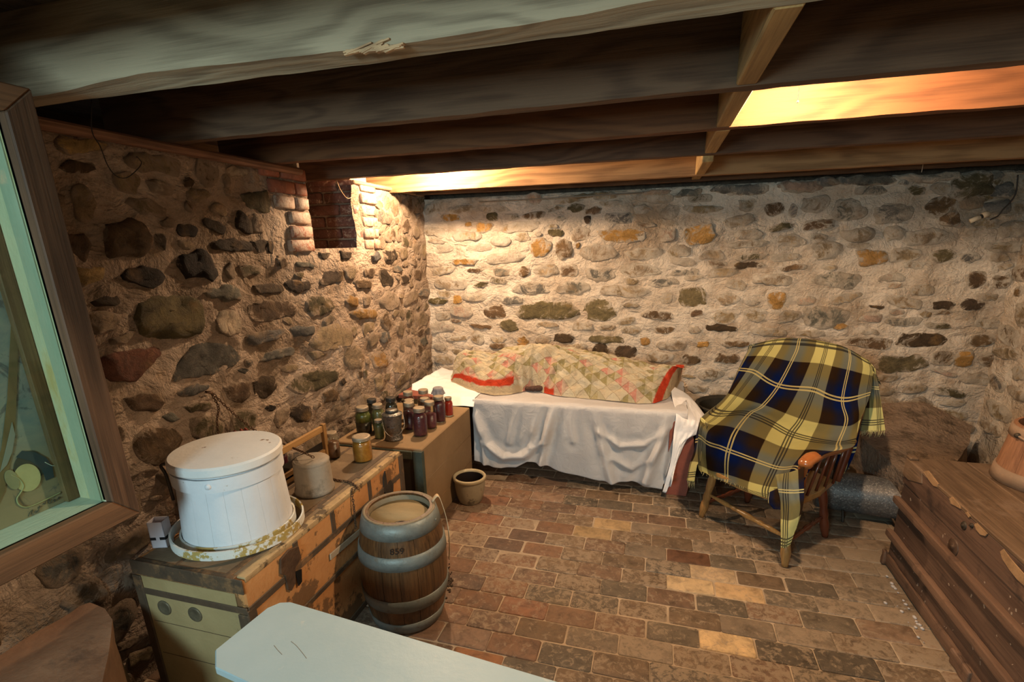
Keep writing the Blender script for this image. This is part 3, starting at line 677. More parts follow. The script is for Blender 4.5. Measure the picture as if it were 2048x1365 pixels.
x1 = CXF+0.012
def rail(y_a, y_b, z_a, z_b, z_a2, z_b2): pass
bm = bmesh.new(); add_prism(bm, [(x1, y1, z0), (x1, y1, z1), (x1, yi, zt), (x1, yi, zi)], (-0.035, 0, 0)); bmesh.ops.bevel(bm, geom=list(bm.edges), offset=.003, segments=1, affect='EDGES')
obj('frame_stile', bm, FR, t, smooth=False)
bm = bmesh.new(); add_prism(bm, [(x1, Y0, z0), (x1, Y0, z1), (x1, yi0, zt), (x1, yi0, zi)], (-0.035, 0, 0)); obj('frame_stile', bm, FR, t, smooth=False)
bm = bmesh.new(); add_prism(bm, [(x1, y1, z0-.001), (x1, yi, zi), (x1, yi0, zi), (x1, Y0, z0-.001)], (-0.035, 0, 0)); bmesh.ops.bevel(bm, geom=list(bm.edges), offset=.003, segments=1, affect='EDGES')
obj('frame_rail', bm, FRH, t, smooth=False)
bm = bmesh.new(); add_prism(bm, [(x1, y1, z1), (x1, yi, zt), (x1, yi0, zt), (x1, Y0, z1)], (-0.035, 0, 0)); bmesh.ops.bevel(bm, geom=list(bm.edges), offset=.003, segments=1, affect='EDGES')
obj('frame_rail', bm, FRH, t, smooth=False)
xb = CXB
obj('reveal_board', box((xb, yi, zi-.02), (CXF-.012, yi+.022, zt+.02), .001), PAINTW, t, smooth=False, label='pale painted inner side board')
obj('reveal_strip', box((xb+.062, yi-.004, zi), (CXF-.024, yi, zt), .001), aged('green_grey_strip', (0.27, 0.29, 0.21), (0.38, 0.39, 0.30), 6, stretch=(1, 1, .3), rough=.6), t, smooth=False)
obj('reveal_board', box((xb, yi0, zi-.022), (CXF-.012, yi+.02, zi), .001), aged('pale_sill_paint', (0.50, 0.54, 0.46), (0.62, 0.64, 0.54), 5, (0.42, 0.38, 0.24), 0.62, 4, stretch=(2, .5, 1), rough=.7), t, smooth=False)
obj('reveal_board', box((xb, yi0, zt), (CXF-.012, yi+.02, zt+.02), .001), PAINTW, t, smooth=False)
obj('side_panel', box((LX-.0, y1-.03, z0+.005), (CXF-.024, y1-.002, z1-.005), .001), FR, t, smooth=False)
obj('bottom_panel', box((LX-.0, Y0, z0+.004), (CXF-.024, y1-.031, z0+.018), .001), FRH, t, smooth=False)
obj('top_panel', box((LX-.0, Y0, z1-.018), (CXF-.024, y1-.031, z1-.004), .001), FRH, t, smooth=False)
m, nt, b = nodes('case_glass')
out = nt.nodes['Material Output']; tr = N(nt, 'ShaderNodeBsdfTransparent'); tr.inputs[0].default_value = (0.92, 0.98, 0.94, 1)
gl = N(nt, 'ShaderNodeBsdfGlossy'); gl.inputs['Roughness'].default_value = 0.03; fr_ = mth(nt, 'MULTIPLY_ADD', mth(nt, 'POWER', N(nt, 'ShaderNodeLayerWeight').outputs['Facing'], 5.0), 0.6, 0.035)
ms = N(nt, 'ShaderNodeMixShader'); L(nt, fr_, ms.inputs[0]); L(nt, tr.outputs[0], ms.inputs[1]); L(nt, gl.outputs[0], ms.inputs[2]); L(nt, ms.outputs[0], out.inputs[0])
CGL = m
obj('glass_pane', box((CXF-.020, yi0, zi), (CXF-.016, yi-.0005, zt)), CGL, t, smooth=False)
# painting inside: dark wooden frame and the canvas, with a rifle, an overturned canteen and a scrawled signature
pf = thing('framed_painting', 'painting of a rifle and round canteen in a narrow dark frame, inside the glass case', 'painting', (xb, 0.3, zi))
fw = 0.030; XP = xb+0.024
yo = yi-.001
obj('picture_frame', box((xb+.002, yo-fw, zi+.001), (XP, yo, zt-.001), .002), wood('picture_frame_wood', (0.07, 0.04, 0.018), (0.16, 0.10, 0.045), 2), pf, smooth=False)
obj('picture_frame', box((xb+.002, yi0+.001, zt-fw), (XP, yo-fw, zt-.001), .002), wood('picture_frame_wood_top', (0.07, 0.04, 0.018), (0.16, 0.10, 0.045), 1), pf, smooth=False)
def ppt(u, v, e=0): return atx(u, v, xb+.010+e)
m, nt, b = nodes('painted_canvas'); vec = coord(nt)
c = ramp(nt, noi(nt, vec, 5, 7, 0.7, 1.5), [(0.3, (0.08, 0.13, 0.145)), (0.5, (0.17, 0.21, 0.20)), (0.7, (0.27, 0.28, 0.22))])
sp = N(nt, 'ShaderNodeSeparateXYZ'); L(nt, vec, sp.inputs[0])
c = mix(nt, ramp(nt, mth(nt, 'ADD', sp.outputs[2], mth(nt, 'MULTIPLY', noi(nt, vec, 3, 3), 0.1)), [(0.15, 1.0), (0.30, 0.0)]), c, (0.22, 0.18, 0.11))
c = mix(nt, ramp(nt, noi(nt, vec, 9, 5, 0.7, 2), [(0.56, 0.0), (0.63, 0.7)]), c, (0.04, 0.06, 0.07))
L(nt, c, b.inputs['Base Color']); b.inputs['Roughness'].default_value = .5
obj('canvas', box((xb+.004, yi0+.001, zi+.001), (xb+.010, yo-fw, zt-fw)), m, pf, smooth=False)
def flat(name, px, mat, e=.001, th=.0008):
    return obj(name, prism([ppt(u, v, e) for u, v in px], (th, 0, 0)), mat, pf, smooth=False)
flat('painted_rifle', [(22, 640), (38, 640), (34, 760), (30, 860), (24, 905), (8, 985), (-14, 1030), (-40, 1040), (-30, 985), (2, 900), (14, 800)], aged('painted_walnut', (0.10, 0.075, 0.035), (0.17, 0.13, 0.06), 9, stretch=(1, 3, .5), bmp=0))
flat('painted_rifle_lock', [(18, 870), (24, 845), (30, 870), (24, 905), (14, 930), (0, 945), (10, 905)], plain('painted_steel', (0.20, 0.22, 0.19), .5), .0022)
circ = lambda u, v, a, b_, r=0, n=28: [(u+a*math.cos(2*PI*k/n)*math.cos(r)-b_*math.sin(2*PI*k/n)*math.sin(r), v+a*math.cos(2*PI*k/n)*math.sin(r)+b_*math.sin(2*PI*k/n)*math.cos(r)) for k in range(n)]
flat('painted_shadow', circ(58, 935, 30, 34, .5), plain('painted_dark', (0.045, 0.05, 0.04), .5), .001)
flat('painted_cloth', [(32, 915), (44, 902), (70, 905), (92, 916), (104, 932), (108, 955), (92, 962), (84, 940), (60, 922)], plain('painted_dark_blue', (0.03, 0.05, 0.06), .5), .0015)
flat('painted_canteen', circ(54, 956, 27, 28, .4), aged('painted_cream', (0.30, 0.29, 0.14), (0.40, 0.38, 0.2), 20, bmp=0), .0025)
flat('painted_canteen_mouth', circ(24, 960, 13, 21, -.5), aged('painted_mouth', (0.19, 0.19, 0.11), (0.27, 0.26, 0.15), 20, bmp=0), .0032)
for pts, r, c_ in (([(22, 950), (38, 958), (47, 972), (42, 985), (34, 998), (38, 1010), (52, 1015), (70, 1010), (100, 996), (122, 985)], .0016, (0.28, 0.27, 0.14)), ([(90, 925), (105, 932), (112, 930)], .001, (0.4, 0.42, 0.36))):
    obj('painted_strap', tube(smooth_path([ppt(u, v, .003) for u, v in pts], 5), r, 6), plain('painted_strap_tone', c_, .5), pf)
bm = bmesh.new()
for s_ in ([(57, 1034), (60, 1026), (66, 1020), (63, 1028)], [(73, 1026), (78, 1019), (80, 1012), (76, 1017), (84, 1013)], [(86, 1010), (88, 1006), (89, 1010)], [(91, 1009), (91, 1003)], [(95, 1003), (99, 999), (97, 1006), (101, 1008), (104, 1000), (102, 1007)], [(107, 1003), (110, 999), (109, 1005), (112, 1000)], [(115, 1001), (116, 997), (119, 999), (117, 995), (122, 996)]):
    add_tube(bm, smooth_path([ppt(u, v, .002) for u, v in s_], 4), .0007, 4)
obj('signature', bm, plain('signature_ink', (0.02, 0.03, 0.03), .5), pf)
# right-hand side pieces seen through glass are enough; the far half of the case is out of view

# ---- brown stone ledge block in the near left corner
LEDGE = aged('brown_plaster_rock', (0.13, 0.065, 0.035), (0.25, 0.135, 0.075), 4, (0.07, 0.04, 0.025), 0.6, 3, rough=.9, bmp=.6, bs=35)
pl = [Vector((max(p.x, LX+.05), p.y, p.z)) for p in [atz(u, v, .45) for u, v in ((0, 1288), (60, 1245), (135, 1206), (180, 1207), (210, 1218), (225, 1240), (222, 1262), (212, 1310), (200, 1365), (185, 1440))]]
pl += [Vector((pl[-1].x+.03, pl[-1].y-.25, .45)), Vector((LX+.05, .15, .45)), Vector((LX+.05, .6, .45))]
bm = prism([p-Vector((0, 0, .45)) for p in pl], (0, 0, .45)); bmesh.ops.triangulate(bm, faces=bm.faces)
bmesh.ops.subdivide_edges(bm, edges=list(bm.edges), cuts=5); bmesh.ops.triangulate(bm, faces=bm.faces); 
for v in bm.verts:
    if v.co.z > .44: v.co.z += nz(v.co, 6, 3)*.02 - .10*max(0, (v.co.x+1.5))
    else: v.co += Vector((nz(v.co, 5, 4), nz(v.co, 5, 5), 0))*.02
tag(obj('stone_block', bm, LEDGE, loc=pl[0]-Vector((0, 0, .45)), smooth='auto'), 'reddish brown rough block with rounded corner under the glass display case', 'stone block')

# ---- steamer trunk with worn canvas panels
TX, TXB, TY0, TY1, TH = -1.14, -1.575, 1.03, 2.055, .55
CANV = aged('worn_ochre_canvas', (0.40, 0.17, 0.055), (0.52, 0.26, 0.10), 5, (0.17, 0.085, 0.035), 0.535, 7, soft=.02, rough=.75, bmp=.3)
CEND = aged('worn_yellow_canvas', (0.26, 0.19, 0.085), (0.36, 0.27, 0.13), 4, (0.14, 0.10, 0.05), 0.66, 5, soft=.05, rough=.8, bmp=.25)
CTOP = aged('worn_top_canvas', (0.13, 0.085, 0.05), (0.22, 0.155, 0.09), 5, (0.34, 0.21, 0.11), 0.60, 4, soft=.03, rough=.8, bmp=.35)
STRAP = aged('blackened_trunk_strap', (0.065, 0.045, 0.03), (0.115, 0.075, 0.045), 14, (0.24, 0.13, 0.06), 0.60, 10, rough=.65, bmp=.3, metal=.2)
EDGEW = aged('worn_edge_wood', (0.30, 0.19, 0.09), (0.46, 0.32, 0.16), 9, (0.10, 0.065, 0.035), 0.56, 14, soft=.03, rough=.7, bmp=.3)
t = thing('steamer_trunk', 'steamer trunk in worn orange canvas with dark straps, carrying the white tub', 'trunk', ((TX+TXB)/2, (TY0+TY1)/2, 0))
obj('body', box((TXB, TY0, .0), (TX, TY1, .445), .006), CANV, t, smooth=False)
obj('end_panel', box((TXB+.012, TY0-.004, .012), (TX-.03, TY0+.0, .44), .001), CEND, t, smooth=False, label='yellowed canvas end panel')
obj('lid', box((TXB, TY0, .4455), (TX, TY1, TH), .014, 3), CANV, t, smooth='auto')
obj('lid_top', box((TXB+.02, TY0+.012, TH-.001), (TX-.032, TY1-.012, TH+.0025), .002), CTOP, t, smooth=False, label='brown worn canvas lid top')
obj('lid_end_panel', box((TXB+.02, TY0-.0035, .452), (TX-.035, TY0, .50), .001), CEND, t, smooth=False)
# straps on front: horizontals and verticals
def strapbox(lo, hi, name='strap', mat=STRAP): obj(name, box(lo, hi, .0025), mat, t, smooth=False)
strapbox((TX, TY0, .428), (TX+.005, TY1, .455))
strapbox((TX, TY0, .262), (TX+.006, TY1, .285))
strapbox((TX, TY0, .000), (TX+.005, TY1, .03))
strapbox((TX-.001, TY0-.006, .0), (TX+.0055, TY0+.03, .445))
strapbox((TX-.001, TY1-.035, .0), (TX+.0055, TY1+.004, .54))
for yy in (1.255, 1.47, 1.74):
    obj('strap', prism([(TX-.05, yy, TH+.0045), (TX-.012, yy, TH+.0045), (TX+.0045, yy, TH-.012), (TX+.0045, yy, .44), (TX-.001, yy, .44), (TX-.001, yy, TH-.014), (TX-.015, yy, TH), (TX-.05, yy, TH)], (0, .022, 0)), STRAP, t, smooth=False)
for za, zb in ((.505, .556), (.432, .456)): strapbox((TXB-.002, TY0-.007, za), (TX+.003, TY0, zb))
strapbox((TX-.035, TY0-.008, .0), (TX+.004, TY0, .43)); strapbox((TXB-.004, TY0-.0085, .0), (TXB+.03, TY0, .5))
bm = box((TX-.030, TY0+.01, TH-.016), (TX+.002, TY1-.012, TH+.006), .007, 2); roughen(bm, .0025, 30, 6)
obj('edge_roll', bm, EDGEW, t, label='pale chipped wooden front edge')
strapbox((TXB+.012, TY0-.005, TH-.002), (TX-.03, TY0+.016, TH+.005))
strapbox((TXB+.16, TY0+.012, TH+.0012), (TXB+.175, TY1-.012, TH+.0045))
strapbox((TX-.075, TY0+.012, TH+.0012), (TX-.05, TY1-.012, TH+.0045))
# lock plate, hasps, holes
obj('lock_plate', prism([(TX+.001, 1.175, .475), (TX+.001, 1.185, .525), (TX+.001, 1.23, .535), (TX+.001, 1.275, .52), (TX+.001, 1.28, .47), (TX+.001, 1.24, .455), (TX+.001, 1.235, .40), (TX+.001, 1.21, .385), (TX+.001, 1.195, .40), (TX+.001, 1.195, .46)], (.008, 0, 0), .002), RUST, t, smooth=False)
obj('hasp', prism([(TX+.006, 1.24, .44), (TX+.006, 1.27, .43), (TX+.006, 1.262, .385), (TX+.006, 1.245, .38)], (.004, 0, 0)), plain('black_hole', (.006, .005, .004)), t, smooth=False)
obj('lock_plate', prism([(TX+.001, 1.86, .44), (TX+.001, 1.865, .50), (TX+.001, 1.885, .525), (TX+.001, 1.89, .45), (TX+.001, 1.925, .46), (TX+.001, 1.945, .43), (TX+.001, 1.93, .37), (TX+.001, 1.89, .37)], (.006, 0, 0)), IRON, t, smooth=False)
obj('batten', box((TX+.003, 1.43, .345), (TX+.009, 1.90, .372), .002, rot=Matrix.Rotation(-.06, 4, 'X')), aged('grey_batten', (0.28, 0.22, 0.15), (0.40, 0.31, 0.21), 9, rough=.8), t, smooth=False, label='pale loose batten')
HOLE = aged('handle_socket_dark', (0.09, 0.075, 0.05), (0.16, 0.13, 0.08), 30, rough=.5, metal=.3)
for xx in (-1.475, -1.350):
    bm = bmesh.new(); add_lathe(bm, [(0, -.001), (.017, .000), (.024, .003), (.027, .001), (.027, -.004)], (0, 0, 0), 20); bm.transform(Matrix.Translation((xx, TY0-.006, .392)) @ Matrix.Rotation(PI/2, 4, 'X')); obj('handle_socket', bm, HOLE, t)
for zz in (.20, .33): obj('nail_row', box((TXB+.04, TY0-.0052, zz), (TX-.05, TY0-.0045, zz+.0015)), STRAP, t, smooth=False)

# ---- white firkin with lid and wooden bands
WP = aged('chipped_white_paint', (0.50, 0.52, 0.55), (0.60, 0.61, 0.63), 4, (0.26, 0.19, 0.09), 0.68, 18, soft=.015, rough=.5, bmp=.2, spec=.4)
WPB = aged('chipped_white_over_yellow', (0.52, 0.53, 0.50), (0.62, 0.61, 0.56), 5, (0.36, 0.26, 0.08), 0.545, 17, soft=.015, rough=.55, bmp=.25)
TC = Vector((-1.358, 1.268, TH+.0035))
t = thing('firkin', 'large white painted lidded tub with banded rim on the steamer trunk', 'tub', TC)
def staves(r0, r1, za, zb, n=18, gap=.04):
    bm = bmesh.new(); k = 6; rows = 5
    for s in range(n):
        a0 = 2*PI*s/n+gap*.1; a1 = 2*PI*(s+1)/n-gap*.1
        V_ = []
        for j in range(rows):
            f = j/(rows-1); r = r0+(r1-r0)*f; z = za+(zb-za)*f
            V_.append([bm.verts.new((TC.x+(r-(.0022 if i in (0, k) else 0))*math.cos(a0+(a1-a0)*i/k), TC.y+(r-(.0022 if i in (0, k) else 0))*math.sin(a0+(a1-a0)*i/k), z)) for i in range(k+1)])
        for j in range(rows-1):
            for i in range(k): bm.faces.new((V_[j][i], V_[j][i+1], V_[j+1][i+1], V_[j+1][i]))
    return bm
def stave1(cx, cy, r0, r1, za, zb, a0, a1, th=.012, k=5, bulge=0, rows=2, gp=.0016):
    bm = bmesh.new(); O_ = []; I_ = []
    for j in range(rows+1):
        f = j/rows; r = r0+(r1-r0)*f+bulge*(1-(2*f-1)**2); z = za+(zb-za)*f
        O_.append([bm.verts.new((cx+(r-(gp if i in (0, k) else 0))*math.cos(a0+(a1-a0)*i/k), cy+(r-(gp if i in (0, k) else 0))*math.sin(a0+(a1-a0)*i/k), z)) for i in range(k+1)])
        I_.append([bm.verts.new((cx+(r-th)*math.cos(a0+(a1-a0)*i/k), cy+(r-th)*math.sin(a0+(a1-a0)*i/k), z)) for i in range(k+1)])
    for j in range(rows):
        for i in range(k):
            bm.faces.new((O_[j][i], O_[j][i+1], O_[j+1][i+1], O_[j+1][i])); bm.faces.new((I_[j][i+1], I_[j][i], I_[j+1][i], I_[j+1][i+1]))
        bm.faces.new((O_[j][0], O_[j+1][0], I_[j+1][0], I_[j][0])); bm.faces.new((O_[j][k], I_[j][k], I_[j+1][k], O_[j+1][k]))
    for i in range(k):
        bm.faces.new((O_[0][i], I_[0][i], I_[0][i+1], O_[0][i+1])); bm.faces.new((O_[rows][i], O_[rows][i+1], I_[rows][i+1], I_[rows][i]))
    return bm
R0, R1 = .176, .158
zl = TC.z+.275
for s in range(20): obj('stave', stave1(TC.x, TC.y, R0, R1, TC.z+.002, zl, 2*PI*s/20+.001, 2*PI*(s+1)/20-.001, gp=.0006), WP, t, smooth='auto')
obj('bottom_board', lathe([(0, .006), (R0-.014, .006), (R0-.014, .018), (0, .018)], TC, 40), WP, t, smooth='auto')
def band(name, r, za, zb, mat, n=56, th=.006, tilt=0, ov=None, parent=t, c=TC, ex=1.0):
    bm = bmesh.new(); rg = []
    for i in range(n):
        a = 2*PI*i/n; rr = (r)*(1+(.012 if (ov is not None and abs((a-ov+PI) % (2*PI)-PI) < .25) else 0))
        dz = tilt*math.cos(a-4.0)
        co, si = math.cos(a), math.sin(a)
        rg.append([bm.verts.new((c.x+q*co*ex, c.y+q*si, z+dz)) for q, z in ((rr, za), (rr, (za+zb)/2), (rr, zb), (rr-th, zb), (rr-th, za))])
    for i in range(n):
        A_, B_ = rg[i], rg[(i+1) % n]
        for k in range(5): bm.faces.new((A_[k], B_[k], B_[(k+1) % 5], A_[(k+1) % 5]))
    return obj(name, bm, mat, parent, smooth='auto')
ub_ = band('upper_band', R1+.0125, zl-.047, zl-.003, WP, ov=-1.15)
band('lower_band', R0+.006, TC.z+.008, TC.z+.042, WPB)
obj('lid', lathe([(0, zl+.003), (R1+.012, zl+.003), (R1+.016, zl+.008), (R1+.016, zl+.030), (R1+.010, zl+.036), (R1-.02, zl+.038), (0, zl+.040)], (TC.x, TC.y, 0), 48), aged('chipped_lid_paint', (0.52, 0.52, 0.51), (0.62, 0.61, 0.59), 4, (0.16, 0.08, 0.03), 0.66, 20, soft=.012, rough=.5, bmp=.2), t, smooth='auto', label='round white chipped lid')
a = -1.15; bm = bmesh.new(); add_lathe(bm, [(0, .010), (.008, .009), (.010, .004), (.007, -.004)], n=14)
bm.transform(Matrix.Translation((TC.x+(R1+.010)*math.cos(a), TC.y+(R1+.010)*math.sin(a), zl-.024)) @ Matrix.Rotation(a, 4, 'Z') @ Matrix.Rotation(PI/2, 4, 'Y')); obj('peg', bm, WP, ub_)
a = -2.5; q = Vector((TC.x+(R1+.02)*math.cos(a), TC.y+(R1+.02)*math.sin(a), zl-.0))
obj('bail_ear', tube(smooth_path([q+Vector((0, 0, .01)), q+Vector((-.012, -.01, .006)), q+Vector((-.006, -.004, -.03)), q+Vector((-.002, -.002, -.12))], 5), .005, 8), IRON, t, label='dark iron bail ear')
hp = thing('loose_hoop', 'loose white and yellow chipped wooden hoop lying round the foot of the white tub', 'hoop', (TC.x+.01, TC.y-.01, TC.z))
band('hoop_band', .217, TC.z+.016, TC.z+.046, WPB, tilt=.013, parent=hp, c=TC+Vector((.006, -.004, 0)), ex=.93)

# ---- small things on the steamer trunk
def place(u, v, z): return atz(u, v, z)
ZT = TH+.0035
q = Vector((-1.548, 1.125, ZT))
m2 = aged('white_card', (0.55, 0.53, 0.60), (0.62, 0.6, 0.66), 6, rough=.7, bmp=.05)
t = thing('white_carton', 'small open white carton with a black stripe behind the white tub', 'carton', q, .35)
bm = bmesh.new()
hw, hd, hh = .024, .021, .095
for lo, hi in (((-hw, -hd, 0), (hw, -hd+.002, hh)), ((-hw, hd-.002, 0), (hw, hd, hh)), ((-hw, -hd, 0), (-hw+.002, hd, hh)), ((hw-.002, -hd, 0), (hw, hd, hh)), ((-hw, -hd, 0), (hw, hd, .002))): add_box(bm, lo, hi)
R_ = Matrix.Translation(q) @ Matrix.Rotation(.35, 4, 'Z'); bm.transform(R_); obj('box_walls', bm, m2, t, smooth=False)
bm = bmesh.new(); add_box(bm, (-hw-.0006, -hd-.0006, .030), (-.006, -hd, .040)); add_box(bm, (.006, -hd-.0006, .030), (hw+.0006, -hd, .040)); add_box(bm, (hw, -hd, .030), (hw+.0006, hd, .040)); bm.transform(R_)
obj('stripe', bm, plain('black_ink', (.01, .01, .012)), t, smooth=False)

q = Vector((-1.288, 1.592, ZT))
GS = aged('grey_stoneware', (0.20, 0.165, 0.125), (0.30, 0.25, 0.19), 5, (0.10, 0.085, 0.065), 0.6, 7, rough=.75, bmp=.35)
t = thing('lidded_crock', 'small grey cylindrical crock with flat lid on the trunk beside the white tub', 'crock', q)
obj('body', lathe([(0, 0), (.070, 0), (.078, .008), (.078, .018), (.073, .030), (.071, .110), (.069, .128)], q, 36), GS, t)
obj('lid', lathe([(.070, .1285), (.071, .136), (.064, .143), (.03, .146), (0, .147)], q, 36), GS, t)

# wooden rack leaning behind the crock
RW = wood('rack_wood', (0.24, 0.12, 0.04), (0.42, 0.24, 0.09), 2)
RWH = wood('rack_wood_rail', (0.24, 0.12, 0.04), (0.42, 0.24, 0.09), 1)
XR = -1.43
pts = {k: atx(*k, XR) for k in ((640, 850), (662, 940), (540, 880), (650, 895), (548, 930), (634, 870), (560, 960))}
ya, yb = 1.50, atx(655, 900, XR).y; zt_ = atx(642, 850, XR).z; zr = atx(655, 895, XR).z
t = thing('wooden_rack', 'open wooden frame with two rails standing on the trunk behind the grey crock', 'rack', (XR, (ya+yb)/2, ZT))
obj('stile', box((XR-.010, yb-.022, ZT), (XR+.010, yb, zt_), .002), RW, t, smooth=False)
obj('stile', box((XR-.010, ya, ZT), (XR+.010, ya+.022, zt_), .002), RW, t, smooth=False)
obj('rail', box((XR-.008, ya+.022, zt_-.035), (XR+.006, yb-.022, zt_-.006), .002), RWH, t, smooth=False)
obj('rail', box((XR-.008, ya+.022, zr-.030), (XR+.006, yb-.022, zr-.0), .002), RWH, t, smooth=False)
obj('rail', box((XR-.008, ya+.022, ZT+.01), (XR+.006, yb-.022, ZT+.04), .002), RWH, t, smooth=False)
obj('back_panel', box((XR-.010, ya+.022, zr+.0), (XR-.0065, yb-.022, zr+.035), .001), plain('black_board', (.018, .013, .01)), t, smooth=False, label='black inner panel')

# ---- jars
m, nt, b = nodes('jar_glass'); out = nt.nodes['Material Output']; tr = N(nt, 'ShaderNodeBsdfTransparent'); tr.inputs[0].default_value = (0.86, 0.90, 0.87, 1)
gl = N(nt, 'ShaderNodeBsdfGlossy'); gl.inputs['Roughness'].default_value = 0.06; fr_ = mth(nt, 'MULTIPLY_ADD', mth(nt, 'POWER', N(nt, 'ShaderNodeLayerWeight').outputs['Facing'], 5.0), 0.6, 0.05)
ms = N(nt, 'ShaderNodeMixShader'); L(nt, fr_, ms.inputs[0]); L(nt, tr.outputs[0], ms.inputs[1]); L(nt, gl.outputs[0], ms.inputs[2]); L(nt, ms.outputs[0], out.inputs[0])
JG = m
LIDM = aged('dull_zinc_lid', (0.24, 0.19, 0.13), (0.34, 0.27, 0.19), 20, rough=.55, metal=.5, bmp=.2)
LIDD = aged('dark_lid', (0.03, 0.028, 0.025), (0.07, 0.06, 0.05), 20, rough=.5, metal=.5, bmp=.2)
CONT = {}
def cont(k, c1, c2, sc=60):
    if k not in CONT: CONT[k] = aged('preserve_'+k, c1, c2, sc, rough=.3, bmp=.3, bs=90, spec=.5)
    return CONT[k]
for k, c1, c2 in (('purple', (0.050, 0.010, 0.016), (0.10, 0.02, 0.028)), ('red', (0.32, 0.02, 0.012), (0.45, 0.035, 0.015)), ('green', (0.075, 0.085, 0.015), (0.13, 0.13, 0.03)), ('dark', (0.018, 0.014, 0.010), (0.045, 0.032, 0.018)),
                  ('amber', (0.28, 0.10, 0.012), (0.40, 0.17, 0.025)), ('brown', (0.11, 0.045, 0.02), (0.17, 0.07, 0.03)), ('olive', (0.10, 0.095, 0.035), (0.16, 0.14, 0.05)), ('wine', (0.075, 0.014, 0.022), (0.13, 0.03, 0.035))): cont(k, c1, c2)
def jar(u, v, z, r, h, c, fill_, label, group, lid=LIDM, lidr=None, front=True, c2=None):
    p = atz(u, v, z)
    if front: # v is the front of the foot; step back to the axis
        d = Vector((p.x, p.y, 0)).normalized(); p = p + d*r
    t = thing('jar', label, 'jar', (p.x, p.y, z), random.uniform(0, 6), group)
    ro = r; nk = lidr or r*.72; s = h
    obj('glass', lathe([(0, .004*0), (ro*.86, 0), (ro*.98, s*.04), (ro, s*.10), (ro, s*.66), (ro*.95, s*.74), (nk*1.04, s*.82), (nk*.97, s*.85), (nk*.97, s*.93)], p, 28), JG, t)
    top = s*fill_; pr_ = [(0, .004), (ro*.82, .004), (ro*.93, s*.05), (ro*.945, s*.10), (ro*.945, min(top, s*.66))]
    if top > s*.7: pr_ += [(nk*.97, s*.80)]
    pr_ += [(0, pr_[-1][1]+.001)]
    if c2:
        obj('contents', lathe([(0, .004), (ro*.82, .004), (ro*.93, s*.05), (ro*.945, s*.10), (ro*.945, s*.45), (0, s*.45)], p, 24), CONT[c2], t)
        obj('contents', lathe([(0, s*.451), (ro*.94, s*.451), (ro*.94, s*.66), (nk*.97, s*.78), (0, s*.78)], p, 24), CONT[c], t)
    else: obj('contents', lathe(pr_, p, 24), CONT[c], t)
    bm = bmesh.new(); add_lathe(bm, [(nk*.98, s*.855), (nk*1.08, s*.86), (nk*1.09, s*.885), (nk*1.06, s*.89), (nk*1.09, s*.90), (nk*1.09, s*.985), (nk*1.03, s), (nk*.8, s*.997), (0, s*.997)], p, 28)
    obj('lid', bm, lid, t); return t, p
ZC = .49
G = 'jars of preserves on the canvas-covered box'
jar(730, 871, ZC, .045, .155, 'green', .8, 'green glass jar, dark pickles in its lower half, leftmost on the covered box', G, c2='dark')
jar(760, 866, ZC, .036, .160, 'olive', .8, 'jar of olive preserves with ribbed lid, behind the small green jar and lantern', G)
jar(748, 850, ZC, .035, .150, 'dark', .8, 'dark jar mostly hidden behind the leftmost green jar', G, lid=LIDD)
jar(786, 852, ZC, .036, .165, 'dark', .8, 'dark jar with black lid showing just above the punched tin lantern', G, lid=LIDD)
jar(760, 880, ZC, .027, .108, 'olive', .75, 'small green jar close against the left side of the tin lantern', G)
jar(820, 842, ZC, .036, .175, 'brown', .6, 'brown jar farthest back in the left file of dark red jars', G)
jar(822, 852, ZC, .036, .150, 'purple', .7, 'dark red jar second from back in the left file, under a rounded lid', G)
jar(822, 862, ZC, .037, .160, 'purple', .68, 'dark red jar just behind the largest front jar, its lid level with the lantern', G)
jar(850, 836, ZC, .038, .170, 'brown', .62, 'half empty reddish brown jar in the back row beside the cloth topped jar', G)
t_, p_ = jar(879, 829, ZC, .036, .160, 'purple', .5, 'jar in the back row with a grey cloth tied over its lid', G)
bm = bmesh.new(); n = 40; rg = []
for j, (r_, z_) in enumerate(((0, .166), (.026, .165), (.032, .160), (.033, .150), (.038, .136), (.043, .124))):
    if r_ == 0: rg.append([bm.verts.new(p_+Vector((0, 0, z_)))]); continue
    rg.append([bm.verts.new(p_+Vector(((r_+(.004*math.sin(9*2*PI*i/n) if j > 3 else 0))*math.cos(2*PI*i/n), (r_+(.004*math.sin(9*2*PI*i/n) if j > 3 else 0))*math.sin(2*PI*i/n), z_+(.003*math.sin(5*2*PI*i/n) if j > 4 else 0)))) for i in range(n)])
for a_, b_ in zip(rg, rg[1:]):
    for i in range(n): bm.faces.new((a_[0], b_[i], b_[(i+1) % n]) if len(a_) == 1 else (a_[i], a_[(i+1) % n], b_[(i+1) % n], b_[i]))
obj('cloth_cover', bm, aged('grey_muslin', (0.16, 0.15, 0.16), (0.25, 0.23, 0.23), 40, rough=.9), t_)
jar(852, 846, ZC, .034, .145, 'wine', .6, 'dark red jar peeping between the front two rows of jars', G)
jar(862, 860, ZC, .037, .160, 'wine', .52, 'jar half full of dark red preserves, second in the right-hand file from the front', G)
jar(842, 876, ZC, .041, .162, 'purple', .74, 'largest front jar full of dark purple preserves, nearest the box edge', G)
jar(880, 847, ZC, .037, .158, 'purple', .75, 'dark red jar with bright highlight, between the half full jar and the bright red jar', G)
jar(898, 834, ZC, .028, .118, 'red', .72, 'small bright red jar at the far end beside the white sheet', G)
jar(728, 928, ZT, .044, .120, 'amber', .72, 'squat amber jar with pale lid standing alone on the steamer trunk', 'jars on the steamer trunk', lidr=.038)
jar(668, 920, ZT, .034, .125, 'brown', .6, 'clear jar of brown liquid beside the wooden rack on the trunk', 'jars on the steamer trunk')
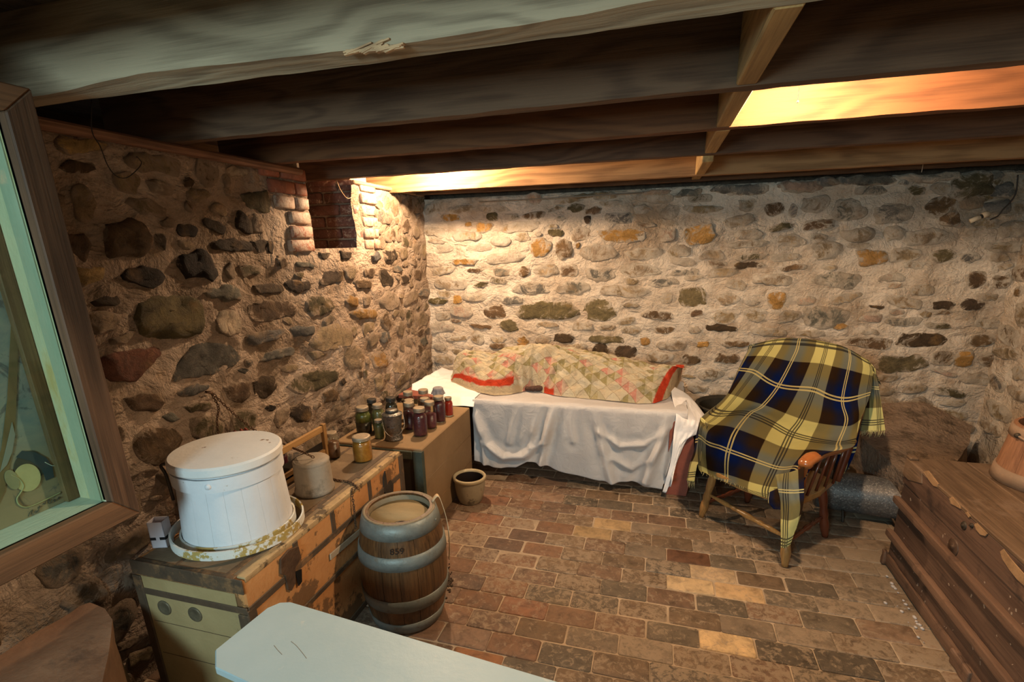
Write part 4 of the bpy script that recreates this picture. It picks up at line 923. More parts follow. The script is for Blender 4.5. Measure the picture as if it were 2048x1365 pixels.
jar(566, 960, ZT, .034, .140, 'purple', .72, 'dark red jar hidden between the white tub and the grey crock', 'jars on the steamer trunk')

# ---- punched tin lantern
p = atz(789, 884, ZC); p = p+Vector((p.x, p.y, 0)).normalized()*.045
TIN = aged('punched_tin', (0.10, 0.095, 0.085), (0.24, 0.225, 0.20), 60, (0.05, 0.04, 0.03), 0.6, 50, soft=.02, rough=.35, metal=.8, bmp=.9, bs=55)
t = thing('tin_lantern', 'small punched tin pail lantern with wire bail handle among the jars', 'lantern', p)
obj('body', lathe([(0, 0), (.048, 0), (.050, .006), (.046, .012), (.045, .05), (.049, .105), (.053, .140), (.057, .146), (.055, .148), (.050, .144), (.044, .10)], p, 32), TIN, t)
obj('lid', lathe([(.053, .146), (.046, .152), (.034, .155), (.032, .158), (.032, .166), (.029, .170), (0, .171)], p, 28), TIN, t)
obj('collar', lathe([(.033, .156), (.035, .158), (.035, .164), (.033, .166)], p, 28), LIDD, t)
rt = Vector((p.y, -p.x, 0)).normalized(); fw_ = -Vector((p.x, p.y, 0)).normalized()
obj('bail_handle', tube(smooth_path([p-rt*.055+Vector((0, 0, .135)), p-rt*.048+fw_*.045+Vector((0, 0, .075)), p-rt*.015+fw_*.062+Vector((0, 0, .038)), p+rt*.03+fw_*.056+Vector((0, 0, .045)), p+rt*.06+fw_*.03+Vector((0, 0, .085)), p+rt*.056+Vector((0, 0, .138))], 7), .0018, 6), plain('wire_steel', (.35, .33, .3), .35, .9), t)

# ---- canvas covered box
BX, BXB, BY0, BY1 = -1.12, -1.64, 2.235, 2.965
BUR = aged('brown_sailcloth', (0.20, 0.125, 0.062), (0.27, 0.175, 0.09), 3, (0.20, 0.125, 0.065), 0.6, 2.2, rough=.9, bmp=.35, bs=240, bd=.003)
TEAL = aged('dark_green_trim', (0.030, 0.042, 0.032), (0.06, 0.07, 0.052), 12, rough=.6)
t = thing('covered_box', 'long box covered in brown sailcloth, with dark green end trim, carrying the preserve jars', 'box', ((BX+BXB)/2, (BY0+BY1)/2, 0))
obj('body', roughen(box((BXB, BY0, 0), (BX, BY1, ZC-.0005), .012, 3), .0015, 8, 2), BUR, t, smooth='auto')
bm = bmesh.new(); add_box(bm, (BX-.05, BY0-.012, 0), (BX+.003, BY0+.022, ZC-.012), .008, 2); add_box(bm, (BXB, BY0-.012, ZC-.06), (BX-.051, BY0+.001, ZC-.012), .005, 1)
obj('end_trim', bm, TEAL, t, smooth='auto', label='dark green edge trim')
obj('end_board', box((BXB+.01, BY0-.004, .005), (BX-.051, BY0, ZC-.061)), plain('black_end_board', (.02, .018, .014), .7), t, smooth=False)
for zz in (.12, .3): obj('seam', tube([(BX+.001, BY0+.06, zz), (BX+.001, BY1-.02, zz+.004)], .0012, 5), BUR, t)

# ---- chains and red bundle on the wall
def chain(name, path, label, r=.008, w_=.0018, parentlabel=None, n0=None):
    P_ = smooth_path(path, 12); tot = sum((b_-a_).length for a_, b_ in zip(P_, P_[1:])); step = r*1.55; k = int(tot/step)
    t = thing(name, label, 'chain', P_[0])
    lb = bmesh.new(); ln = []
    for i in range(14):
        a_ = 2*PI*i/14; ln.append(Vector((r*.55*math.cos(a_), 0, r*math.sin(a_))))
    ln.append(ln[0]); add_tube(lb, ln, w_, 5, cap=False); me = bpy.data.meshes.new('link'); lb.to_mesh(me); lb.free(); me.materials.append(RUST)
    d = 0; i = 0; pos = []
    seg = [(b_-a_).length for a_, b_ in zip(P_, P_[1:])]
    for q_ in range(k):
        dd = q_*step; j = 0
        while j < len(seg)-1 and dd > seg[j]: dd -= seg[j]; j += 1
        a_ = P_[j].lerp(P_[j+1], dd/max(seg[j], 1e-6)); tg = (P_[j+1]-P_[j]).normalized()
        pos.append((a_, tg))
    for q_, (a_, tg) in enumerate(pos[:290]):
        o = bpy.data.objects.new('link', me); COL.objects.link(o); o.parent = t
        R_ = tg.to_track_quat('Z', 'Y').to_matrix().to_4x4() @ Matrix.Rotation(PI/2*(q_ % 2)+.3, 4, 'Z')
        o.matrix_local = Matrix.Translation(a_-P_[0]) @ R_
    return t
hk = atx(425, 787, LX+.03)
t = chain('wall_chain', [hk, atx(470, 830, LX+.07), atx(520, 868, LX+.11), atx(570, 890, LX+.20), atz(606, 905, .73), atz(632, 918, .70)], 'rusty chain sloping from the wall hook down across the wooden rack')
obj('hook', tube([hk+Vector((-.045, 0, .005)), hk+Vector((-.01, 0, .004)), hk+Vector((.008, -.012, .004)), hk+Vector((.004, -.03, .012))], .004, 8), RUST, t)
t = chain('hanging_chain', [hk+Vector((.0, -.004, -.006)), atx(437, 815, LX+.03), atx(434, 845, LX+.035), atx(440, 885, LX+.035)], 'short rusty chain hanging straight down from the same wall hook', r=.007)
pth = [atz(655, 955, ZT+.004), atz(675, 961, ZT+.004), atz(700, 965, ZT+.005), atz(715, 978, ZT+.006)]
e_ = Vector((TX+.012, pth[-1].y-.03, .50)); pth += [Vector((TX+.004, pth[-1].y-.02, ZT+.008)), e_, e_+Vector((0, -.005, -.12))]
chain('trunk_chain', pth, 'rusty chain lying over the steamer trunk and down its orange front', r=.007)
t = thing('pepper_bundle', 'bundle of dark red dried peppers hanging on a string above the white tub', 'dried peppers', atx(470, 868, LX+.04))
c0 = atx(472, 866, LX+.045)
for i in range(9):
    a_ = c0+Vector((random.uniform(-.01, .02), random.uniform(-.055, .055), random.uniform(-.005, .012)))
    obj('pepper', tube(smooth_path([a_, a_+Vector((.004, random.uniform(-.01, .01), -.02)), a_+Vector((0, random.uniform(-.02, .02), -.05))], 4), [.004, .008, .007, .002], 8), aged('dried_red_%d' % i, (0.10, 0.018, 0.012), (0.24, 0.04, 0.02), 30, rough=.4, bmp=.3) if i < 3 else bpy.data.materials['dried_red_%d' % (i % 3)], t)
obj('string', tube([c0, atx(448, 800, LX+.03), atx(441, 780, LX+.02)], .0014, 5), plain('string', (.2, .13, .07)), t)

# ---- keg
KC = Vector((-.940, 1.640, 0)); KH = .50
KW = wood('keg_stave', (0.040, 0.019, 0.008), (0.145, 0.068, 0.024), 2, c3=(0.045, 0.022, 0.012), cov=.6, s3=5, rough=.38, spec=.5, rings=20)
KT = aged('keg_head_wood', (0.22, 0.17, 0.09), (0.32, 0.25, 0.14), 3, (0.12, 0.08, 0.04), .64, 5, rough=.7, bmp=.2, stretch=(1, 4, 1))
HOOP = aged('galvanised_hoop', (0.13, 0.145, 0.135), (0.22, 0.235, 0.215), 10, (0.14, 0.12, 0.09), .62, 12, rough=.5, metal=.35, bmp=.25)
t = thing('oak_keg', 'small oak keg with grey metal hoops standing upright in front of the steamer trunk', 'keg', KC)
re, rb = .142, .178
def kr(z): f = z/KH; return re+(rb-re)*(1-(2*f-1)**2)
ns = 16
for s in range(ns): obj('stave', stave1(KC.x, KC.y, re, re, .0, KH, 2*PI*s/ns+.004, 2*PI*(s+1)/ns-.004, th=.020, k=4, bulge=rb-re, rows=10), KW, t, smooth='auto')
kh_ = obj('head', lathe([(0, KH-.028), (.118, KH-.030), (.122, KH-.040), (0, KH-.045)], KC, 40), KT, t)
obj('chime', lathe([(.142, KH-.012), (.143, KH-.001), (.136, KH+.002), (.126, KH-.006), (.121, KH-.034)], KC, 44), aged('chime_wood', (0.16, 0.13, 0.085), (0.24, 0.19, 0.12), 8, rough=.7), t)
obj('base', lathe([(0, .02), (.112, .02), (.112, .004)], KC, 32), KT, t)
def khoop(za, zb):
    obj('hoop', lathe([(kr(za)-.001, za), (kr(za)+.0035, za+.0005), (kr((za+zb)/2)+.004, (za+zb)/2), (kr(zb)+.0035, zb-.0005), (kr(zb)-.001, zb)], KC, 56), HOOP, t)
khoop(.438, .497); khoop(.318, .374); khoop(.128, .182); khoop(.012, .062)
bg = KC+Vector((.045, -.082, KH-.0285))
obj('bung_ring', lathe([(.030, 0), (.030, .003), (.024, .004), (.020, .001), (.020, -.004)], bg, 24), plain('bung_iron', (.08, .07, .06), .5, .6), kh_)
obj('bung', lathe([(0, .002), (.013, .002), (.014, -.002), (.019, -.003)], bg, 18), plain('bung_dark', (.02, .016, .012), .6), kh_)
fc = bpy.data.curves.new('stamp', 'FONT'); fc.body = '859'; fc.size = .036; fc.extrude = .0006; fc.align_x = 'CENTER'
a = math.atan2(-KC.y, -KC.x)-.14
so = bpy.data.objects.new('stamp', fc); COL.objects.link(so); so.parent = t
zz = .392; rr_ = kr(zz)+.0022
so.matrix_local = Matrix.Translation((rr_*math.cos(a), rr_*math.sin(a), zz)) @ Matrix.Rotation(a+PI/2, 4, 'Z') @ Matrix.Rotation(PI/2, 4, 'X')
fc.materials.append(plain('stamp_ink', (.018, .012, .008), .7))
dg = bpy.context.evaluated_depsgraph_get(); me = bpy.data.meshes.new_from_object(so.evaluated_get(dg)); ml = so.matrix_local.copy(); bpy.data.objects.remove(so)
so = bpy.data.objects.new('stamp', me); COL.objects.link(so); so.parent = t; so.matrix_local = ml
a = math.atan2(-KC.y, -KC.x)+1.05
obj('hoop_rivet', (lambda b_: (b_.transform(Matrix.Translation(KC+Vector(((kr(.465)+.005)*math.cos(a), (kr(.465)+.005)*math.sin(a), .465))) @ Matrix.Rotation(a, 4, 'Z') @ Matrix.Rotation(PI/2, 4, 'Y')), b_)[1])(lathe([(0, .003), (.005, .002), (.006, 0)], n=10)), HOOP, t)
# cream webbing strap hanging at the keg's right side
a = math.atan2(-KC.y, -KC.x)+1.62
d_ = Vector((math.cos(a), math.sin(a), 0)); tn = Vector((-math.sin(a), math.cos(a), 0))
pth = smooth_path([KC+d_*(kr(.49)-.012)+Vector((0, 0, .505)), KC+d_*(kr(.49)+.012)+Vector((0, 0, .525)), KC+d_*(kr(.47)+.024)+Vector((0, 0, .475)), KC+d_*(kr(.4)+.024)+Vector((0, 0, .39)), KC+d_*(kr(.3)+.016)+Vector((0, 0, .29)), KC+d_*(kr(.2)+.010)+Vector((0, 0, .22))], 8)
bm = bmesh.new(); rg = []
for i, q in enumerate(pth):
    tg = (pth[min(i+1, len(pth)-1)]-pth[max(i-1, 0)]).normalized(); nn = tg.cross(tn).normalized(); wdt = .013*(1-.35*i/len(pth))
    rg.append([bm.verts.new(q+tn*wdt+nn*.0012), bm.verts.new(q-tn*wdt+nn*.0012), bm.verts.new(q-tn*wdt-nn*.0012), bm.verts.new(q+tn*wdt-nn*.0012)])
for a_, b_ in zip(rg, rg[1:]):
    for k in range(4): bm.faces.new((a_[k], a_[(k+1) % 4], b_[(k+1) % 4], b_[k]))
bm.faces.new(rg[0]); bm.faces.new(rg[-1])
tag(obj('webbing_strap', bm, aged('cream_webbing', (0.50, 0.36, 0.21), (0.62, 0.46, 0.29), 20, rough=.9, bmp=.2, bs=300), loc=pth[0]), 'cream cloth strap looped over the rim at the right side of the keg', 'strap')

# ---- open stoneware crock on the floor
CK = atz(938, 1013, 0); CK = CK+Vector((CK.x, CK.y, 0)).normalized()*.072; CK.x += .012
CKM = aged('crock_glaze', (0.24, 0.20, 0.13), (0.36, 0.30, 0.20), 5, (0.12, 0.095, 0.06), .60, 9, soft=.03, rough=.4, bmp=.15, spec=.5)
t = thing('open_crock', 'small open stoneware crock standing on the brick floor beside the covered box', 'crock', CK)
obj('body', lathe([(0, 0), (.062, 0), (.070, .008), (.082, .05), (.091, .10), (.093, .145)], CK, 40), CKM, t)
obj('rim', lathe([(.093, .1455), (.100, .150), (.101, .164), (.096, .170), (.086, .168), (.083, .155)], CK, 40), aged('crock_rim', (0.34, 0.27, 0.16), (0.44, 0.36, 0.22), 9, rough=.4, bmp=.1), t)
obj('lining', lathe([(.083, .1545), (.080, .10), (.070, .03), (0, .02)], CK, 40), plain('crock_dark_lining', (.022, .014, .012), .35), t)

# ---- dirt crumbs by the keg
bm = bmesh.new()
for i in range(70):
    p = atz(894+random.gauss(0, 5), 1160+random.gauss(0, 18), .004); bmesh.ops.create_icosphere(bm, subdivisions=1, radius=random.uniform(.003, .008), matrix=Matrix.Translation(p) @ Matrix.Diagonal((1, 1.2, .7, 1)))
tag(obj('dirt_pile', bm, plain('dark_soil', (.05, .032, .02), .9), loc=atz(886, 1160, 0)), 'small heap of dark crumbled dirt on the floor at the right of the keg', 'dirt', kind='stuff')

# ---- pale blue plank bench in the foreground
ZB = .50
o_ = [atz(u, v, ZB) for u, v in ((582, 1204), (560, 1205), (534, 1216), (430, 1300), (430, 1336))]
dirx = (atz(1122, 1365, ZB)-o_[0]).normalized(); dy = Vector((dirx.y, -dirx.x, 0)); 
far = o_[0]+dirx*1.35
o5 = atz(500, 1366, ZB)
wd = .27
n0 = o5+dirx*.0; n1 = far+dy*( (o5-o_[0]).dot(dy)+.0); 
pl = [o_[0], o_[1], o_[2], o_[3], o_[4], o5, o5+dirx*.06+dy*.012, far+dy*((o5-o_[0]).dot(dy)+.012), far]
BLUE = aged('pale_blue_bench_paint', (0.30, 0.385, 0.40), (0.36, 0.44, 0.45), 2.5, (0.42, 0.45, 0.42), .66, 22, soft=.03, rough=.45, bmp=.15, bs=30, spec=.5)
t = thing('plank_bench', 'pale blue painted plank bench with clipped corners in the foreground', 'bench', (sum((p for p in pl), Vector())/len(pl)).xy.to_3d())
obj('top_plank', prism([p-Vector((0, 0, .022)) for p in pl], (0, 0, .022), .003), BLUE, t, smooth=False)
e1 = dirx; 
for s_ in (.13, 1.15):
    a_ = o_[0]+e1*s_+dy*.02; b_ = a_+dy*((o5-o_[0]).dot(dy)-.03); 
    obj('end_board', prism([a_-Vector((0, 0, .0225)), b_-Vector((0, 0, .0225)), Vector((b_.x, b_.y, 0))+dy*.01, Vector((b_.x, b_.y, 0))-dy*.05, Vector((b_.x, b_.y, .10))-dy*.11, Vector((a_.x, a_.y, 0))+dy*.04, Vector((a_.x, a_.y, 0))-dy*.01], e1*.022), BLUE, t, smooth=False)
a_ = o_[0]+e1*.10+dy*.03
obj('apron', prism([a_-Vector((0, 0, .0225)), a_-Vector((0, 0, .09)), a_+e1*1.1-Vector((0, 0, .09)), a_+e1*1.1-Vector((0, 0, .0225))], dy*.018), BLUE, t, smooth=False)
b_ = o5+e1*-.02-dy*.03
obj('apron', prism([b_-Vector((0, 0, .0225)), b_-Vector((0, 0, .09)), b_+e1*1.1-Vector((0, 0, .09)), b_+e1*1.1-Vector((0, 0, .0225))], -dy*.018), BLUE, t, smooth=False)
bm = bmesh.new()
for pts in ([(582, 1284), (592, 1292), (604, 1306), (613, 1318)], [(548, 1292), (556, 1302), (564, 1310)]): add_tube(bm, smooth_path([atz(u, v, ZB+.0002) for u, v in pts], 4), .0006, 5)
obj('crack', bm, plain('crack_brown', (.22, .17, .12), .9), t)

# =================================================================== sheeted platform and quilt
PY0, PZ = 3.0, .535
t = thing('low_platform', 'low red painted platform bed under the white sheet, its end board showing beside the armchair', 'bed', (-.7, 3.35, 0))
REDP = aged('dull_red_paint', (0.20, 0.055, 0.035), (0.27, 0.085, 0.055), 6, (0.12, 0.05, 0.035), .64, 7, rough=.75, bmp=.25)
obj('top_board', box((-1.66, PY0+.02, PZ-.035), (.20, 3.70, PZ-.006), .004), REDP, t, smooth=False)
e = [aty(u, v, PY0) for u, v in ((1330, 993), (1372, 995), (1381, 960), (1389, 915), (1388, 880), (1375, 858), (1340, 850))]
e = [Vector((p.x, PY0, max(0, min(p.z, PZ-.036)))) for p in e]
e[0].z = 0; e[1].z = 0; e[-1].z = PZ-.036; e[-2].z = PZ-.036
obj('end_board', prism(e, (0, .045, 0), .003), REDP, t, smooth=False)
obj('end_board', prism([p+Vector((0, .62, 0)) for p in e], (0, .045, 0), .003), REDP, t, smooth=False)
obj('side_board', box((e[0].x-.03, PY0+.046, .08), (e[0].x-.005, PY0+.60, PZ-.036), .002), REDP, t, smooth=False)
obj('front_board', box((-1.60, PY0+.30, .04), (.10, PY0+.32, PZ-.036), .002), plain('platform_shadow_board', (.03, .02, .015), .8), t, smooth=False)  # set back and coloured near black for the shadow beneath the sheet

m, nt, b = nodes('white_sheet'); vec = coord(nt)
c = ramp(nt, noi(nt, vec, 3, 5, .6), [(.3, (.76, .74, .74)), (.7, (.84, .82, .81))])
c = mix(nt, ramp(nt, noi(nt, vec, 2.0, 6, .7), [(.58, 0.0), (.72, .35)]), c, (.55, .42, .30))
L(nt, c, b.inputs['Base Color']); b.inputs['Roughness'].default_value = .95; b.inputs['Specular IOR Level'].default_value = .1
try: b.inputs['Sheen Weight'].default_value = .15
except Exception: pass
bump(nt, b, mth(nt, 'ADD', mth(nt, 'MULTIPLY', noi(nt, vec, 16, 4, .6, 1.5), .8), mth(nt, 'MULTIPLY', noi(nt, vec, 260, 2), .06)), .35, .015)
SHEET = m
HEM = [(945, 925), (965, 932), (1000, 941), (1030, 939), (1052, 928), (1075, 932), (1120, 946), (1160, 957), (1200, 966), (1230, 969), (1262, 968), (1290, 978), (1325, 984), (1345, 975)]
HX = [(aty(u, v, PY0-.05).x, aty(u, v, PY0-.05).z) for u, v in HEM]
def lerp_t(tab, x):
    if x <= tab[0][0]: return tab[0][1]
    for a_, b_ in zip(tab, tab[1:]):
        if x <= b_[0]: return a_[1]+(b_[1]-a_[1])*(x-a_[0])/(b_[0]-a_[0])
    return tab[-1][1]
def pl2(pts): return [Vector((aty(u, v, PY0).x, aty(u, v, PY0).z)) for u, v in pts]
RIDG = [(pl2([(952, 830), (975, 885), (1010, 912), (1050, 908), (1088, 880), (1108, 818)]), .030, .020), (pl2([(1112, 800), (1098, 850), (1088, 900), (1082, 935)]), .030, .018),
        (pl2([(1185, 800), (1198, 860), (1212, 915), (1225, 960)]), .030, .020), (pl2([(1335, 830), (1322, 885), (1300, 930), (1290, 960)]), .034, .022),
        (pl2([(1200, 862), (1240, 890), (1290, 888), (1338, 855)]), .020, .016), (pl2([(1150, 805), (1142, 840), (1148, 880)]), .014, .014), (pl2([(1040, 805), (1026, 850), (1020, 885)]), .014, .014),
        (pl2([(1225, 915), (1265, 935), (1300, 915), (1330, 870)]), .018, .016), (pl2([(1090, 795), (1070, 850), (1062, 890)]), .012, .012), (pl2([(965, 880), (972, 925)]), .020, .012), (pl2([(1368, 835), (1352, 890), (1340, 945)]), .028, .018)]
def seg_d(p, a_, b_):
    ab = b_-a_; tt = max(0, min(1, (p-a_).dot(ab)/ab.length_squared)); return (p-(a_+ab*tt)).length
def front_fold(x, z):
    p = Vector((x, z)); s = 0
    for pts, amp, wd_ in RIDG:
        d = min(seg_d(p, a_, b_) for a_, b_ in zip(pts, pts[1:])); s += amp*0.9*math.exp(-(d/(wd_*1.25))**2)-amp*.4*math.exp(-((d-2.6*wd_)/(wd_*1.8))**2)
    return s
XA, XB_ = -1.110, .215
def sheet_fn(u, v):
    x = XA+(XB_-XA)*u
    if v < .35:
        f = v/.35; y = 3.70+(PY0+.012-3.70)*f; z = PZ+.002+abs(nz((x*1.3, y*1.3, 0), 5, 3))*.010
        return Vector((x, y, z))
    f = (v-.35)/.65; zh = lerp_t(HX, x); f2 = f**1.0
    z = PZ+.002+(zh-PZ)*f2; drop = min(1, f*2.2)
    y = PY0-.004-(.008+front_fold(x, z)*1.15+.008*math.sin(x*23+nz((x, z, 0), 4)*3))*drop-.02*f
    if f < .06: y = PY0+.012-(.016)*f/.06-0.02*f; z = PZ+.002-.006*(f/.06)
    k = max(0, (x-.10)/.115)
    return Vector((x-.10*k*f*f, y, z))
bm = grid(220, 130, sheet_fn)
# left flap behind the box, lying on the platform
def left_fn(u, v):
    a_ = atz(845, 768, PZ); x = -1.62+(-1.098+1.62)*u; yb = 3.70-.0*u; yf = 2.985 + .16*max(0, 1-u*1.6)
    y = yb+(yf-yb)*v; return Vector((x, y-(.014 if v > .975 else 0), PZ+.003+abs(nz((x, y, 0), 9, 3))*.014+.02*max(0, 1-u*8)-(.05 if v > .975 else 0)))
b2 = grid(40, 60, left_fn)
join_into(bm, b2)
# right end: sheet falling over the end and sticking out in a point beside the chair
CR = [[(1340, 770, 3.45), (1372, 788, 3.38), (1392, 808, 3.30), (1409, 831, 3.18)],
      [(1345, 800, 3.20), (1372, 812, 3.16), (1392, 826, 3.12), (1406, 840, 3.06)],
      [(1352, 828, 3.00), (1374, 838, 3.00), (1392, 846, 2.99), (1402, 856, 2.99)],
      [(1348, 862, 2.975), (1366, 868, 2.97), (1384, 868, 2.97), (1396, 868, 2.985)],
      [(1346, 890, 2.95), (1356, 895, 2.95), (1364, 889, 2.955), (1374, 880, 2.975)],
      [(1340, 930, 2.94), (1346, 936, 2.94), (1350, 932, 2.94), (1353, 925, 2.955)],
      [(1325, 984, 2.94), (1330, 986, 2.94), (1333, 984, 2.94), (1336, 975, 2.95)]]
def cgrid(G_, nu, nv, uvG=None, fold=0, seed=0):
    P_ = [[aty(*p) if len(p) == 3 else p for p in r] for r in G_]
    def fn(u, v):
        cols = len(P_[0])-1; rows = len(P_)-1
        rp = [cr(r, u*cols) for r in P_]; q = cr(rp, v*rows)
        return q+Vector((0, -1, .3))*(nz((u*5+seed, v*5, 0), 1.6, seed)*fold)
    return fn
b3 = grid(40, 60, cgrid(CR, 40, 60, fold=.006)); join_into(bm, b3)
bmesh.ops.solidify(bm, geom=list(bm.faces), thickness=.0025)
tag(obj('white_sheet', bm, SHEET, loc=(-.5, 3.0, PZ)), 'white cotton sheet draped over the low platform, hanging in folds to the floor', 'sheet')

# quilt humped over a long shape
RIDGE = [(905, 752), (908, 722), (914, 710), (930, 703), (958, 706), (980, 711), (1010, 701), (1050, 697), (1078, 688), (1105, 688), (1140, 700), (1200, 711), (1260, 722), (1310, 734), (1345, 736), (1368, 733)]
YR = 3.36
RZ = [(aty(u, v, YR).x, aty(u, v, YR).z) for u, v in RIDGE]
FRT = [(900, 762), (915, 768), (930, 776), (958, 785), (990, 791), (1020, 789), (1045, 783), (1065, 778), (1085, 785), (1110, 791), (1160, 796), (1200, 799), (1240, 803), (1275, 807), (1310, 806), (1335, 797), (1352, 778), (1364, 756)]
FP = [atz(u, v, PZ+.012) for u, v in FRT]
FY_ = [(p.x, p.y) for p in FP]
x0q, x1q = -1.405, .195
LCOR = atz(900, 758, PZ+.02); 
def quilt_fn(u, v):
    x = x0q+(x1q-x0q)*u; zr_ = max(PZ+.03, lerp_t(RZ, x)); yf = lerp_t(FY_, x); yb = 3.68
    w_ = v
    if w_ < .5:
        f = w_/.5; y = yf+(YR-yf)*f; z = PZ+.010+(zr_-PZ-.010)*math.sin(f*PI/2)**.75
    else:
        f = (w_-.5)/.5; y = YR+(yb-YR)*f; z = PZ+.015+(zr_-PZ-.015)*math.cos(f*PI/2)**.8
    hump = (z-PZ)
    wr = (nz((x*1.0, y*2.2, 0), 7, 11)*.024+abs(nz((x*1.6+y, y*3, 0), 9, 12))*.026-.006)*min(1, hump*12)
    # creases fanning from the tucked-in middle
    cx_, cy_ = -.74, 3.15; dx, dy_ = x-cx_, y-cy_; a_ = math.atan2(dy_, dx); rr_ = math.hypot(dx, dy_)
    wr += .011*math.sin(a_*11+nz((x, y, 0), 5)*1.5)*math.exp(-(rr_/.26)**2)*min(1, hump*10)
    z += wr
    y -= wr*.8*(1 if v < .5 else 0)
    return Vector((x, y, max(PZ+.008, z)))
m, nt, b = nodes('patchwork_quilt')
uvn = N(nt, 'ShaderNodeUVMap'); uvn.uv_map = 'UV'
mp = N(nt, 'ShaderNodeMapping'); mp.inputs['Rotation'].default_value = (0, 0, PI/4); mp.inputs['Scale'].default_value = (15, 15, 1); L(nt, uvn.outputs[0], mp.inputs[0])
fl_ = N(nt, 'ShaderNodeVectorMath', operation='FLOOR'); L(nt, mp.outputs[0], fl_.inputs[0])
wn = N(nt, 'ShaderNodeTexWhiteNoise', noise_dimensions='2D'); L(nt, fl_.outputs[0], wn.inputs[0])
cell = ramp(nt, wn.outputs[0], [(0, (.76, .64, .45)), (.42, (.74, .36, .27)), (.56, (.46, .38, .18)), (.76, (.78, .70, .54)), (.88, (.60, .50, .27))], 'CONSTANT')
fr2 = N(nt, 'ShaderNodeVectorMath', operation='FRACTION'); L(nt, mp.outputs[0], fr2.inputs[0]); sx = N(nt, 'ShaderNodeSeparateXYZ'); L(nt, fr2.outputs[0], sx.inputs[0])
tri = mth(nt, 'GREATER_THAN', mth(nt, 'ADD', sx.outputs[0], sx.outputs[1]), 1.0)
cell = mix(nt, mth(nt, 'MULTIPLY', tri, .6), cell, (.74, .66, .48))
seam = mth(nt, 'MAXIMUM', mth(nt, 'LESS_THAN', sx.outputs[0], .05), mth(nt, 'LESS_THAN', sx.outputs[1], .05))
cell = mix(nt, mth(nt, 'MULTIPLY', seam, .5), cell, (.36, .27, .14))
cell = mix(nt, ramp(nt, noi(nt, mp.outputs[0], 3, 4, .6), [(.55, 0.0), (.65, .5)]), cell, (.78, .70, .55))
s2 = N(nt, 'ShaderNodeAttribute', attribute_name='stripe')
c = mix(nt, s2.outputs['Fac'], cell, (.70, .085, .035))
s3_ = N(nt, 'ShaderNodeAttribute', attribute_name='edge'); c = mix(nt, s3_.outputs['Fac'], c, (.72, .58, .38))
L(nt, c, b.inputs['Base Color']); b.inputs['Roughness'].default_value = .95; b.inputs['Specular IOR Level'].default_value = .1
vec = coord(nt)
bump(nt, b, mth(nt, 'ADD', mth(nt, 'ADD', mth(nt, 'MULTIPLY', noi(nt, vec, 22, 5, .65, 1.0), 1.0), mth(nt, 'MULTIPLY', seam, -.25)), mth(nt, 'MULTIPLY', noi(nt, vec, 70, 3), .3)), .7, .02)
def smst(e0, e1, x): t_ = max(0, min(1, (x-e0)/(e1-e0))); return t_*t_*(3-2*t_)
NU, NV = 240, 110
bm = grid(NU, NV, quilt_fn, lambda u, v: (u*1.6, v*1.0))
la = bm.verts.layers.float.new('stripe'); lb_ = bm.verts.layers.float.new('edge')
bm.verts.ensure_lookup_table()
for j in range(NV+1):
    for i in range(NU+1):
        u, v = i/NU, j/NV; vert = bm.verts[j*(NU+1)+i]; x = vert.co.x
        st = 0; ed = 0
        if u < .36: d = v-.04*(1 if u < .33 else 0); st = smst(.035, .045, v)*(1-smst(.085, .095, v)) if u < .33 else 0; ed = 1-smst(.03, .04, v)
        if u < .03: st = max(st, 1-smst(.02, .03, u)) if v > .6 else st
        ur = u+.16*(.5-min(v, .5))  # right-hand band slants
        st = max(st, smst(.965, .969, ur)*(1-smst(1.002, 1.006, ur))); ed = max(ed, smst(1.003, 1.007, ur)) if v < .5 else ed
        if .45 < u < .50 and v < .022: st = 1
        vert[la] = st; vert[lb_] = ed
bmesh.ops.solidify(bm, geom=list(bm.faces), thickness=.008)
tag(obj('patchwork_quilt', bm, m, loc=(-.6, 3.3, PZ)), 'cream, pink and olive patchwork quilt with red border heaped over the white sheet', 'quilt')
bm = bmesh.new(); c0 = atz(1072, 781, PZ+.02)
add_tube(bm, smooth_path([c0+Vector((-.09, .03, .0)), c0+Vector((-.03, .0, .010)), c0+Vector((.03, .01, .012)), c0+Vector((.08, .04, .0))], 6), [.012, .022, .024, .014], 12, flat=.8); roughen(bm, .005, 60)
tag(obj('dark_cloth', bm, aged('dark_knit', (.03, .015, .012), (.10, .05, .035), 90, rough=.9, bmp=.5), loc=c0), 'small dark knitted cloth poking from under the front middle of the quilt', 'cloth')

# =================================================================== armchair with plaid blanket
CO = Vector((.625, 2.715, 0)); CRr = Vector((.75, -.66, 0)).normalized(); CB = Vector((.66, .75, 0)).normalized()
def ch(r, b_, z): return CO+CRr*r+CB*b_+Vector((0, 0, z))
CW = wood('chair_maple', (0.20, 0.095, 0.030), (0.42, 0.22, 0.07), 2, rough=.3, spec=.6, rings=15, bmp=.1)
CWR = aged('chair_mahogany', (0.10, 0.022, 0.010), (0.17, 0.045, 0.018), 6, rough=.25, spec=.6, bmp=.05)
CARM = aged('chair_arm_varnish', (0.24, 0.075, 0.02), (0.34, 0.12, 0.035), 6, rough=.22, spec=.7, bmp=.05)
t = thing('armchair', 'low wooden spindle armchair under a plaid blanket, standing beside the platform', 'armchair', CO, math.atan2(CRr.y, CRr.x))
def leg(a_, b_, mat=CW):
    pts = [a_+(b_-a_)*(i/16) for i in range(17)]
    rd = [.016, .017, .019, .021, .022, .021, .019, .017, .020, .022, .018, .021, .023, .022, .019, .016, .014]
    obj('leg', tube(pts, rd, 16), mat, t)
leg(ch(-.215, -.165, .30), ch(-.27, -.16, 0)+Vector((0, 0, 0)), CW)
leg(ch(.205, -.19, .30), ch(.25, -.228, 0))
leg(ch(.19, .14, .30), ch(.225, .185, 0), CWR)
leg(ch(-.19, .14, .30), ch(-.225, .20, 0), CWR)
